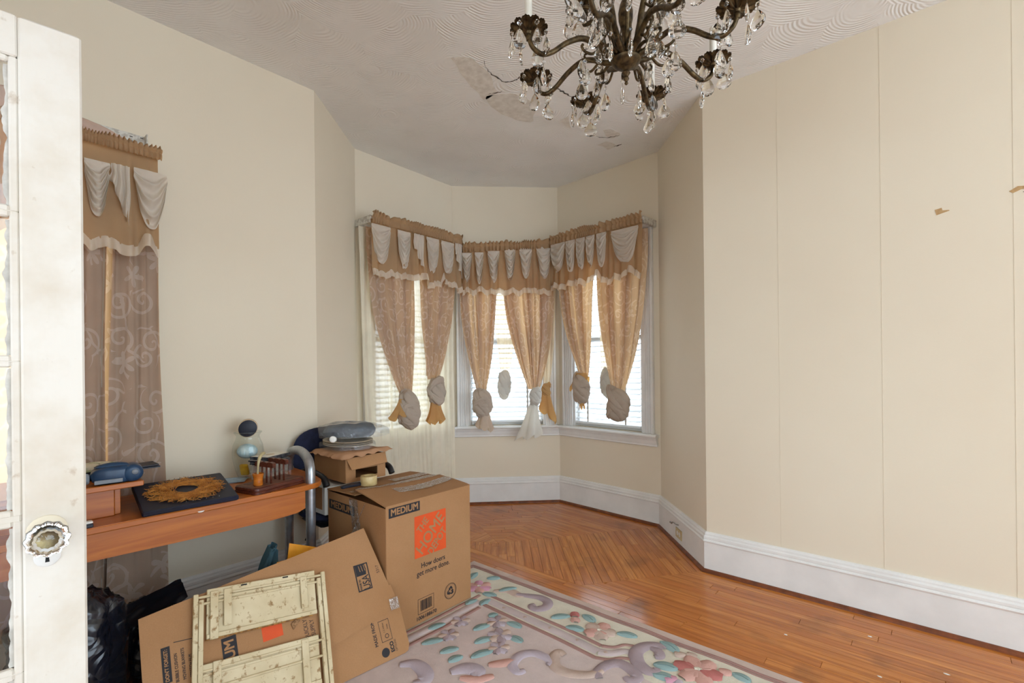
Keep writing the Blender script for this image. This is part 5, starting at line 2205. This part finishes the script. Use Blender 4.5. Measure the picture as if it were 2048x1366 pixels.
text('MEDIUM', .046, 'cardboard', s1, lfr(-.706, .225, O1 + .0006), .0012, sx=.98)
patch(s1, lfr(-.555, .285, O1), rect(.055, .075), 'print_orange', 'printed_panel')
for k, ln in enumerate(('QUICKLY', 'SUPPLY')):
    text(ln, .024, 'print_black', s1, lfr(-.43 + k * .026, .245, O1), 0, sx=.78)
ring(s1, lfr(-.402, .192, O1), .026, .034, .002)
text('MADE FROM', .021, 'print_black', s2, lfr(-.150, .125, O2), .0004, sx=.9)
ring(s2, lfr(-.098, .122, O2), .088, .052, .002)
text('1.2 million', .0125, 'print_black', s2, lfr(-.104, .135, O2), 0, sx=.8)
text('trees', .0125, 'print_black', s2, lfr(-.086, .135, O2), 0, sx=.8)
circ(s2, lfr(-.095, .098, O2), .007, .0095, n=16)
patch(s2, lfr(-.118, .036, O2), [(.019 * cos(2 * pi * k / 20), .019 * sin(2 * pi * k / 20)) for k in range(20)], 'print_black', 'printed_globe')
text('ECO', .024, 'print_black', s2, lfr(-.082, .048, O2), .001, sx=.9)
text('OPTIONS', .013, 'print_black', s2, lfr(-.064, .048, O2), 0, sx=.9)
tc_ = MB()
tc_.grid(lambda u, v: lp(-.055 + .045 * u, .19 + .05 * v, O1 + .0012 + .004 * abs(noise.noise((u * 6, v * 6, 2)))), 8, 8)
tc_.build('tape_scrap', 'packing_tape', s1, smooth=True)
mb = MB()
mb.prism([(-.485, .285), (-.452, .302), (-.45, .285), (-.478, .262)], lambda u, w, d: lp(u, w, d), .0225, .024)
mb.build('torn_flap', 'cardboard_edge', s1)

# ------------------------------------------------------------------ folding metal rack leaning on the cartons
t = newmat('chipped_cream', .5, spec=.4)
v = t.coords('Object')
n1 = t.noise(v, 38, 5, .65)
n2 = t.noise(v, 7, 3)
c = t.mix(t.ramp(n2, .35, .7), srgb(216, 200, 164), srgb(194, 174, 134))
c = t.mix(t.ramp(n1, .56, .66), c, srgb(150, 116, 70))
c = t.mix(t.math('MULTIPLY', t.ramp(n1, .70, .74), 1.0), c, srgb(84, 60, 40))
t.l(c, t.b.inputs['Base Color'])
t.bump(n1, .15, .003)
pm('rusty_edge', srgb(180, 130, 66), srgb(120, 82, 44), .8, 60, lo=.4, hi=.6)
mr = thing('folding_rack', 'chipped cream metal folding shelf rack leaning on the flattened cartons', 'rack', lp(-.6, .03, .03))
ra = radians(-6.6)
ro = Vector((-.805, .500))
rx = Vector((cos(ra), sin(ra)))
ry = Vector((sin(ra), -cos(ra)))


def rp(p):
    q = ro + rx * p[0] + ry * p[1]
    return lp(q.x, q.y, .0225 + p[2])


W, Lr = .488, .44
for x0 in (0, .018, W - .036, W - .018):
    mb = MB()
    o_ = .004 if x0 in (.018, W - .036) else 0
    s0_ = .022 if o_ else 0
    mb.bbox((x0 + .0005, s0_, .006 - o_), (x0 + .0165, Lr, .022 - o_), .0015, rp)
    mb.build('post', 'chipped_cream', mr)
for sh, (y0, y1, x0, x1) in enumerate(((-.012, .160, .045, W - .042), (.240, .415, .030, W - .045))):
    mb = MB()
    mb.bbox((x0, y0, .004), (x1, y1, .007), .001, rp)
    pan = mb.build('shelf', 'chipped_cream', mr)
    mb = MB()
    mb.bbox((x0, y0, .0071), (x1, y0 + .022, .014), .002, rp)
    mb.bbox((x0, y1 - .016, .0071), (x1, y1, .013), .002, rp)
    mb.bbox((x0, y0 + .03, .0071), (x1, y0 + .040, .011), .002, rp)
    mb.build('shelf_lip', 'chipped_cream', pan)
    mb = MB()
    mb.bbox((x0 - .002, y1 + .0005, .002), (x1 - .02, y1 + .005, .012), .001, rp)
    mb.build('rusty_rim', 'rusty_edge', pan)
    if sh == 0:
        for xs in (.16, .315):
            mb = MB()
            mb.bbox((xs, y0 + .004, .0141), (xs + .022, y0 + .009, .0146), .0002, rp)
            mb.build('slot', 'keyhole_black', pan)
    for x_, ya, yb in ((.055, -.002, .165), (.100, -.002, .128), (W - .105, .005, .130)) if sh == 0 else ((.065, .238, .43), (W - .115, .245, .43)):
        mb = MB()
        mb.bbox((x_, ya, .0145), (x_ + .027, yb, .0195), .0015, rp)
        mb.build('strap', 'chipped_cream', mr)
for ya, z_ in ((.012, .012), (.036, .010), (.262, .012), (.32, .010)):
    mb = MB()
    mb.tube([rp((.004, ya, z_)), rp((W - .004, ya, z_))], .005, 10)
    mb.build('rod', 'chipped_cream', mr, smooth=True, auto=50)

# ------------------------------------------------------------------ bags and odds and ends under the desk
t = newmat('black_plastic_bag', .22, spec=.6)
v = t.coords('Object')
t.l(t.mix(t.noise(v, 5), srgb(20, 24, 36), srgb(12, 14, 22)), t.b.inputs['Base Color'])
vo = t.n('ShaderNodeTexVoronoi', feature='DISTANCE_TO_EDGE')
vo.inputs['Scale'].default_value = 13
nzv = t.n('ShaderNodeTexNoise')
nzv.inputs['Scale'].default_value = 6
ad = t.n('ShaderNodeVectorMath', operation='MULTIPLY_ADD')
t.l(v, nzv.inputs['Vector'])
t.l(nzv.outputs['Color'], ad.inputs[0])
ad.inputs[1].default_value = (.14, .14, .14)
t.l(v, ad.inputs[2])
t.l(ad.outputs[0], vo.inputs['Vector'])
t.bump(t.math('ADD', t.math('MULTIPLY', t.ramp(vo.outputs['Distance'], 0, .25), .8), t.noise(v, 9, 3)), .35, .012)


def bag(c, rx_, ry_, rz_, seed, label):
    def fn(u, v):
        a = 2 * pi * u
        ph = pi * v
        d_ = Vector((cos(a) * sin(ph), sin(a) * sin(ph), -cos(ph)))
        k = 1 + .22 * noise.noise(d_ * 1.7 + Vector((seed, 0, 0))) + .10 * abs(noise.noise(d_ * 5 + Vector((0, seed, 0)))) + .05 * noise.noise(d_ * 11 + Vector((0, 0, seed)))
        sq = lambda q: abs(q) ** .75 * (1 if q > 0 else -1)
        z_ = c[2] + rz_ * sq(d_.z) * k
        return (c[0] + rx_ * sq(d_.x) * k, c[1] + ry_ * sq(d_.y) * k, max(z_, .0125 if c[0] + rx_ * sq(d_.x) * k > RX0 - .004 else .001))
    mb = MB()
    mb.grid(fn, 72, 44, wrap=True)
    return tag(mb.build('trash_bag', 'black_plastic_bag', None, smooth=True), label, 'bag', 'black trash bags')


bag((-2.32, .24, .26), .15, .16, .25, 3, 'full glossy black trash bag behind the open door')
bag((-2.54, .52, .16), .12, .125, .17, 7, 'smaller black trash bag below the long curtain')
pm('black_sheet', srgb(16, 18, 28), None, .35)
mb = MB()
mb.grid(lambda u, v: (-2.40 - .10 * v, .40 + .225 * u, .285 + .065 * u * (1 - .2 * v) + .06 * v + .012 * noise.noise((u * 5, v * 5, 3))), 20, 10)
mb.grid(lambda u, v: (-2.405 - .10 * v, .40 + .225 * (1 - u), .281 + .065 * (1 - u) * (1 - .2 * v) + .06 * v + .012 * noise.noise(((1 - u) * 5, v * 5, 3))), 20, 10)
tag(mb.build('black_plastic_flap', 'black_sheet', None, smooth=True), 'flat flap of black plastic sticking out of the bags by the baseboard', 'plastic sheet', None)

t = newmat('manila', .6)
v = t.coords('Object')
t.l(t.mix(t.ramp(t.noise(v, 9, 4), .3, .7), srgb(244, 168, 30), srgb(228, 142, 20)), t.b.inputs['Base Color'])
t.bump(t.noise(v, 14, 4), .4, .006)


def envelope(a, b, c_, x, th, label, lean=.10):
    """padded envelope: a = top left, b = top right, c_ = bottom left, as (y, z) in a near-vertical plane"""
    a, b, c_ = Vector(a), Vector(b), Vector(c_)
    mb = MB()
    for sgn in (1, -1):
        def fn(u, v, sgn=sgn):
            uu = u if sgn > 0 else 1 - u
            q = a + (b - a) * uu + (c_ - a) * v
            e = (sin(pi * uu) * sin(pi * v)) ** .4
            return (x + (.55 - q.y) * lean + sgn * th * e + .004 * noise.noise((uu * 4, v * 4, x * 9)), q.x, q.y)
        mb.grid(fn, 16, 16)
    return tag(mb.build('padded_envelope', 'manila', None, smooth=True), label, 'envelope', 'padded envelopes')


envelope((.985, .512), (1.190, .425), (.94, .255), -2.245, .010, 'large orange padded envelope propped behind the flattened carton')
envelope((.918, .452), (.984, .448), (.905, .215), -2.225, .008, 'small orange padded envelope beside the teal bag')
cloth('teal_nylon', srgb(70, 96, 106), srgb(60, 90, 100), .1)
tb = thing('teal_bag', 'crumpled teal nylon bag propped beside the orange envelopes', 'bag', (-2.28, .86, .2))
mb = MB()


def tbag(u, v):
    y = lerp(.925, .80, v) + .05 * (u - .5) * (1 + v) + .012 * sin(v * 8 + u * 5)
    z_ = lerp(.515, .20, v ** .9) - .06 * abs(u - .5) ** 1.5
    return (-2.275 + .03 * cos(2 * pi * u) + .012 * sin(u * 25 + v * 5), y + .02 * sin(2 * pi * u), z_)


mb.grid(tbag, 40, 26)
mb.build('fabric', 'teal_nylon', tb, smooth=True)
mb = MB()
mb.tube(spline([(-2.26, .93, .50), (-2.255, .90, .46), (-2.25, .86, .38), (-2.25, .83, .28)], 6), .010, 8)
mb.build('strap', 'teal_nylon', tb, smooth=True)
mb = MB()
mb.tube(spline([(-2.215, .80, .22), (-2.222, .812, .33), (-2.224, .838, .405), (-2.226, .868, .428), (-2.226, .888, .405)], 8), .0035, 8)
tag(mb.build('cable', 'dark_plastic', None, smooth=True), 'thin black cable looping out beside the teal bag', 'cable')
mb = MB()
mb.lathe([(.02, 0), (.05, .02), (.045, .14), (.03, .26), (.035, .345), (.002, .35)], 20, lambda p: (-2.22 + p[0] * .5, .72 + p[1], .0125 + p[2]))
tag(mb.build('dark_bottle', 'dark_plastic', None, smooth=True), 'dark rounded bottle mostly hidden behind the flattened carton', 'bottle')

# ------------------------------------------------------------------ office chair loaded with boxes
pm('navy_cloth', srgb(28, 34, 62), srgb(20, 24, 46), .85, 30, bump=.3, bscale=220)
pm('black_plastic', srgb(22, 23, 27), None, .38)
ch = thing('office_chair', 'navy office chair between the desk and the moving box', 'chair', (-2.70, 1.46, 0))


def roundslab(fnp, hw, hh, th, e=3.2, nu=40, dish=0.0):
    """pillow-like rounded slab: fnp(x, y, z) with x, y in the plane"""
    m = MB()

    def srf(u, v, sg_):
        a = 2 * pi * u
        r_ = v
        ca, sa = cos(a), sin(a)
        k = (abs(ca) ** e + abs(sa) ** e) ** (-1 / e)
        x, y = hw * r_ * ca * k, hh * r_ * sa * k
        z_ = sg_ * th * (1 - r_ ** 6) ** .5 if r_ < 1 else 0
        return fnp(x, y, z_ + dish * (x / hw) ** 2)
    m.grid(lambda u, v: srf(u, v, 1), nu, 12, wrap=True)
    m.grid(lambda u, v: srf(1 - u, v, -1), nu, 12, wrap=True)
    return m


roundslab(lambda x, y, z_: (-2.845 + z_ + .06 * (y + .1) * -.3, 1.475 + x, .80 + y), .205, .155, .022, 2.6, dish=.012).build('backrest', 'navy_cloth', ch, smooth=True)
roundslab(lambda x, y, z_: (-2.685 + y, 1.48 + x, .475 + z_), .215, .145, .026, 4).build('seat', 'navy_cloth', ch, smooth=True)
mb = MB()
mb.bbox((-2.80, 1.30, .425), (-2.56, 1.66, .452), .02)
mb.build('seat_pan', 'black_plastic', ch)
mb = MB()
mb.tube([(-2.685, 1.48, .09), (-2.685, 1.48, .43)], .024, 14)
mb.build('gas_lift', 'black_plastic', ch, smooth=True, auto=50)
mb = MB()
mb.tube(spline([(-2.70, 1.48, .43), (-2.83, 1.48, .44), (-2.868, 1.48, .52), (-2.872, 1.48, .70)], 6), .014, 8)
mb.build('back_bar', 'black_plastic', ch, smooth=True)
for y_, sgn in ((1.285, -1), (1.70, 1)):
    mb = MB()
    mb.tube(spline([(-2.74, y_ - sgn * .04, .44), (-2.74, y_, .50), (-2.76, y_ + sgn * .005, .64), (-2.74, y_, .715), (-2.66, y_, .735), (-2.56, y_, .73), (-2.49, y_, .715), (-2.462, y_, .68)], 6),
            [.014] * 18 + [.018] * 25, 10)
    mb.build('armrest', 'black_plastic', ch, smooth=True)
for k in range(5):
    a = 2 * pi * k / 5 + .35
    ex, ey = -2.685 + .20 * cos(a) * .7, 1.48 + .20 * sin(a) * .7
    mb = MB()
    mb.tube([(-2.685, 1.48, .10), (ex, ey, .065)], [.02, .014], 8)
    lg = mb.build('base_leg', 'black_plastic', ch, smooth=True)
    mb = MB()
    mb.lathe([(.022, -.012), (.024, -.008), (.024, .008), (.022, .012)], 14, lambda p: (ex + p[0], ey + p[2], .0265 + p[1]))
    mb.build('caster', 'black_plastic', lg, smooth=True, auto=40)
# black wires hanging under the chair
for k, (pts, lab) in enumerate((([(-2.60, 1.24, .42), (-2.56, 1.25, .40), (-2.545, 1.258, .33), (-2.55, 1.262, .26), (-2.53, 1.27, .16)], 'black wire bent sharply under the chair beside the moving box'),
                                ([(-2.60, 1.22, .34), (-2.555, 1.238, .29), (-2.525, 1.253, .25), (-2.50, 1.263, .20), (-2.47, 1.278, .17)], 'black wire slanting down across the others under the chair'),
                                ([(-2.64, 1.25, .36), (-2.62, 1.255, .385), (-2.605, 1.26, .36), (-2.62, 1.26, .31), (-2.58, 1.274, .25), (-2.60, 1.272, .17)], 'black wire with a small loop hanging under the chair'))):
    mb = MB()
    mb.tube(spline(pts, 6), .0042, 7)
    tag(mb.build('wire', 'black_plastic', None, smooth=True), lab, 'wire', 'wires under the chair')

# stack on the chair
pm('white_card', srgb(226, 224, 218), srgb(208, 206, 200), .7, 8)
wb = thing('printer_carton', 'white-topped carton on the chair seat under the open cardboard box', 'box', (-2.69, 1.48, .502))
mb = MB()
mb.bbox((-2.825, 1.31, .502), (-2.532, 1.66, .655), .003)
mb.build('body', 'white_card', wb)
mb = MB()
mb.bbox((-2.8, 1.3075, .53), (-2.56, 1.3095, .652), .0005)
mb.build('kraft_label', 'cardboard', wb)
cb = thing('open_carton', 'open cardboard box with a hand hole stacked on the chair', 'box', (-2.62, 1.51, .657))
x0, x1, y0, y1, z0, z1 = -2.80, -2.44, 1.385, 1.64, .679, .815
for nm, a, b in (('side_panel', (x0, y0, z0), (x1, y0 + .005, z1)), ('side_panel', (x0, y1 - .005, z0), (x1, y1, z1)), ('end_panel', (x0, y0 + .005, z0), (x0 + .005, y1 - .005, z1)),
                 ('bottom_panel', (x0 + .005, y0 + .005, z0), (x1 - .005, y1 - .005, z0 + .005))):
    mb = MB()
    mb.bbox(a, b, .001)
    mb.build(nm, 'cardboard', cb)
mb = MB()
for a, b in (((x1 - .005, y0 + .005, z0), (x1, y0 + .06, z1)), ((x1 - .005, y1 - .055, z0), (x1, y1 - .005, z1)), ((x1 - .005, y0 + .06, z0), (x1, y1 - .055, z0 + .022)), ((x1 - .005, y0 + .06, z0 + .068), (x1, y1 - .055, z1))):
    mb.box(a, b)
mb.build('end_panel', 'cardboard', cb)
mb = MB()
mb.add([(x1 + .001, y0 + .004, z1 - .002), (x1 + .001, y1, z1 + .004), (x1 + .03, y1 - .01, z1 - .052), (x1 + .028, y0 + .02, z1 - .062),
        (x1 - .001, y0 + .004, z1), (x1 - .001, y1, z1 + .006), (x1 + .033, y1 - .01, z1 - .050), (x1 + .031, y0 + .02, z1 - .060)],
       [(0, 3, 2, 1), (4, 5, 6, 7), (0, 1, 5, 4), (1, 2, 6, 5), (2, 3, 7, 6), (3, 0, 4, 7)])
mb.build('flap', 'cardboard', cb)
cloth('kraft_paper', srgb(196, 152, 118), srgb(196, 140, 100), .1)
mb = MB()


def kraft(u, v, o=0):
    x = lerp(-2.805, -2.42, u)
    y = lerp(1.35, 1.68, v)
    e = max(abs(2 * u - 1), abs(2 * v - 1))
    z_ = .828 + .019 * (1 - e ** 3) + .018 * smoothstep(.8, .95, e) * noise.noise((x * 22, y * 22, 4)) - .012 * smoothstep(.86, 1, e) + .018 * smoothstep(.7, 1, u) * v
    return (x + .012 * noise.noise((x * 9, y * 9, 1)), y + .012 * noise.noise((x * 9, y * 9, 8)), max(z_, .817) + o)


mb.grid(kraft, 40, 36)
mb.grid(lambda u, v: kraft(1 - u, v, -.0015), 40, 36)
tag(mb.build('kraft_paper', 'kraft_paper', None, smooth=True), 'crumpled brown kraft paper on the open cardboard box', 'paper')
t = newmat('wrap_film', .15)
v = t.coords('Object')
tr = t.n('ShaderNodeBsdfTransparent')
tr.inputs[0].default_value = (.93, .94, .95, 1)
gl = t.n('ShaderNodeBsdfGlossy')
gl.inputs['Roughness'].default_value = .15
bp = t.n('ShaderNodeBump')
bp.inputs['Strength'].default_value = .8
bp.inputs['Distance'].default_value = .02
t.l(t.noise(v, 30, 3, .6, 1.0), bp.inputs['Height'])
t.l(bp.outputs[0], gl.inputs['Normal'])
df = t.n('ShaderNodeBsdfDiffuse')
df.inputs[0].default_value = (.6, .63, .66, 1)
mx = t.n('ShaderNodeMixShader')
mx.inputs[0].default_value = .11
m2 = t.n('ShaderNodeMixShader')
m2.inputs[0].default_value = .08
t.l(tr.outputs[0], mx.inputs[1])
t.l(gl.outputs[0], mx.inputs[2])
t.l(mx.outputs[0], m2.inputs[1])
t.l(df.outputs[0], m2.inputs[2])
t.l(m2.outputs[0], t.out.inputs[0])
pm('beige_ware', srgb(206, 192, 168), srgb(190, 174, 150), .5, 12)
pl_ = thing('wrapped_platters', 'stack of beige platters in clear wrap on the kraft paper', 'platters', (-2.64, 1.51, .855))
for k in range(3):
    mb = MB()
    mb.lathe([(.07, 0), (.11, .004), (.165, .012), (.172, .016), (.168, .018), (.11, .010), (.001, .006)], 32, lambda p, k=k: (-2.64 + p[0] * .98, 1.515 + p[1] * .78, .853 + k * .011 + p[2]))
    mb.build('platter', 'beige_ware', pl_, smooth=True, auto=50)


def film(u, v, cx_, cy_, rx_, ry_, z0_, h_, sd):
    a = 2 * pi * u
    r_ = sin(pi * .5 * min(v * 1.15, 1))
    k = 1 + .12 * noise.noise((cos(a) * 2, sin(a) * 2, sd + v))
    z_ = z0_ + h_ * max(cos(pi * .5 * v), 0) ** .6 + .004 * noise.noise((cos(a) * 4, sin(a) * 4, v * 5 + sd))
    return (cx_ + rx_ * r_ * k * cos(a), cy_ + ry_ * r_ * k * sin(a), max(z_, z0_))


mb = MB()
mb.grid(lambda u, v: film(u, v, -2.64, 1.515, .182, .15,   .8495, .050, 3), 56, 18, wrap=True)
mb.build('film', 'wrap_film', pl_, smooth=True)
wd = thing('wrapped_dark_bundle', 'dark slate bundle in clear plastic on top of the stack on the chair', 'bundle', (-2.63, 1.54, .905))
pm('slate_cloth', srgb(66, 82, 96), srgb(48, 62, 76), .8, 14, bump=.3)
Mw = place((-2.645, 1.53, .9095), (.55, .83, .0))
roundslab(lambda x, y, z_: Mw((x, y, .032 + z_ + .012 * noise.noise((x * 14, y * 14, 2)))), .150, .095, .036, 3.5).build('bundle', 'slate_cloth', wd, smooth=True)
mb = MB()


def wf(u, v):
    a = 2 * pi * u
    r_ = sin(pi * .5 * min(v * 1.15, 1))
    k = 1 + .16 * noise.noise((cos(a) * 2.2, sin(a) * 2.2, 9 + v))
    z_ = -.004 + .088 * max(cos(pi * .5 * v), 0) ** .5 + .012 * noise.noise((cos(a) * 4, sin(a) * 4, v * 5 + 2))
    tailx = .05 * smoothstep(.5, 1, v) * max(cos(a), 0)
    return Mw((.178 * r_ * k * cos(a) + tailx, .12 * r_ * k * sin(a), max(z_, -.001)))


mb.grid(wf, 60, 20, wrap=True)
mb.build('film', 'wrap_film', wd, smooth=True)
mb = MB()
Mt = place((-2.555, 1.375, .906), (.75, -.55, .15))
mb.lathe([(.006, -.02), (.017, -.02), (.018, -.018), (.018, .018), (.017, .02), (.006, .02)], 20, lambda p: Mt((p[2], p[0], p[1] + .008)))
tag(mb.build('ribbon_roll', 'sticker_white', None, smooth=True), 'small white ribbon roll between the bundle and the platters', 'roll')

# tape dispenser on the moving box
pm('tape_roll_side', srgb(214, 192, 140), srgb(196, 170, 116), .3, 30)
td = thing('tape_roll', 'wide roll of clear packing tape with a dark handle on the moving box', 'tape roll', (-2.31, 1.46, .67))
mb = MB()
Mr_ = place((-2.335, 1.462, .676), (.0, 1, 0))
mb.lathe([(.026, .0), (.043, .0), (.044, .002), (.044, .048), (.043, .05), (.026, .05), (.026, .0)], 32, lambda p: Mr_(p), capb=False, capt=False)
mb.build('roll', 'tape_roll_side', td, smooth=True, auto=40)
mb = MB()
mb.bbox((-.16, -.014, .002), (-.035, .012, .017), .004, place((-2.35, 1.475, .676), (.12, .99, .02)))
mb.build('handle', 'dark_plastic', td)

# ------------------------------------------------------------------ wall outlet in the bay baseboard
S5 = SEG[5]
pm('ivory_plate', srgb(206, 188, 146), srgb(192, 172, 128), .4, 20)
pm('nickel', srgb(170, 170, 168), None, .25, metallic=.9)
ol = thing('wall_outlet', 'ivory wall outlet set in the bay baseboard', 'outlet', S5(.438, .022, .09))
mb = MB()
mb.bbox((.380, .0222, .055), (.496, .027, .125), .002, S5.M)
mb.build('plate', 'ivory_plate', ol)
for s_ in (.418, .458):
    mb = MB()
    mb.prism([(s_ + .014 * cos(2 * pi * k / 16), .09 + .017 * sin(2 * pi * k / 16)) for k in range(16)], lambda u, w, d: S5(u, d, w), .027, .0285)
    so = mb.build('socket', 'sticker_white', ol)
    for dz in (-.006, .006):
        mb = MB()
        mb.box((s_ - .004, .0285, .09 + dz - .001), (s_ + .004, .0288, .09 + dz + .001), S5.M)
        mb.build('slot', 'keyhole_black', so)
vh = thing('valve_key', 'small nickel hook fitting on the baseboard above the outlet', 'fitting', S5(.40, .022, .15))
mb = MB()
mb.tube(spline([S5(.43, .022, .150), S5(.43, .04, .155), S5(.42, .05, .163), S5(.39, .052, .160), S5(.37, .05, .148)], 5), .004, 8)
mb.build('hook', 'nickel', vh, smooth=True)
mb = MB()
mb.bbox((.335, .044, .140), (.372, .056, .150), .002, S5.M)
mb.build('key', 'nickel', vh)
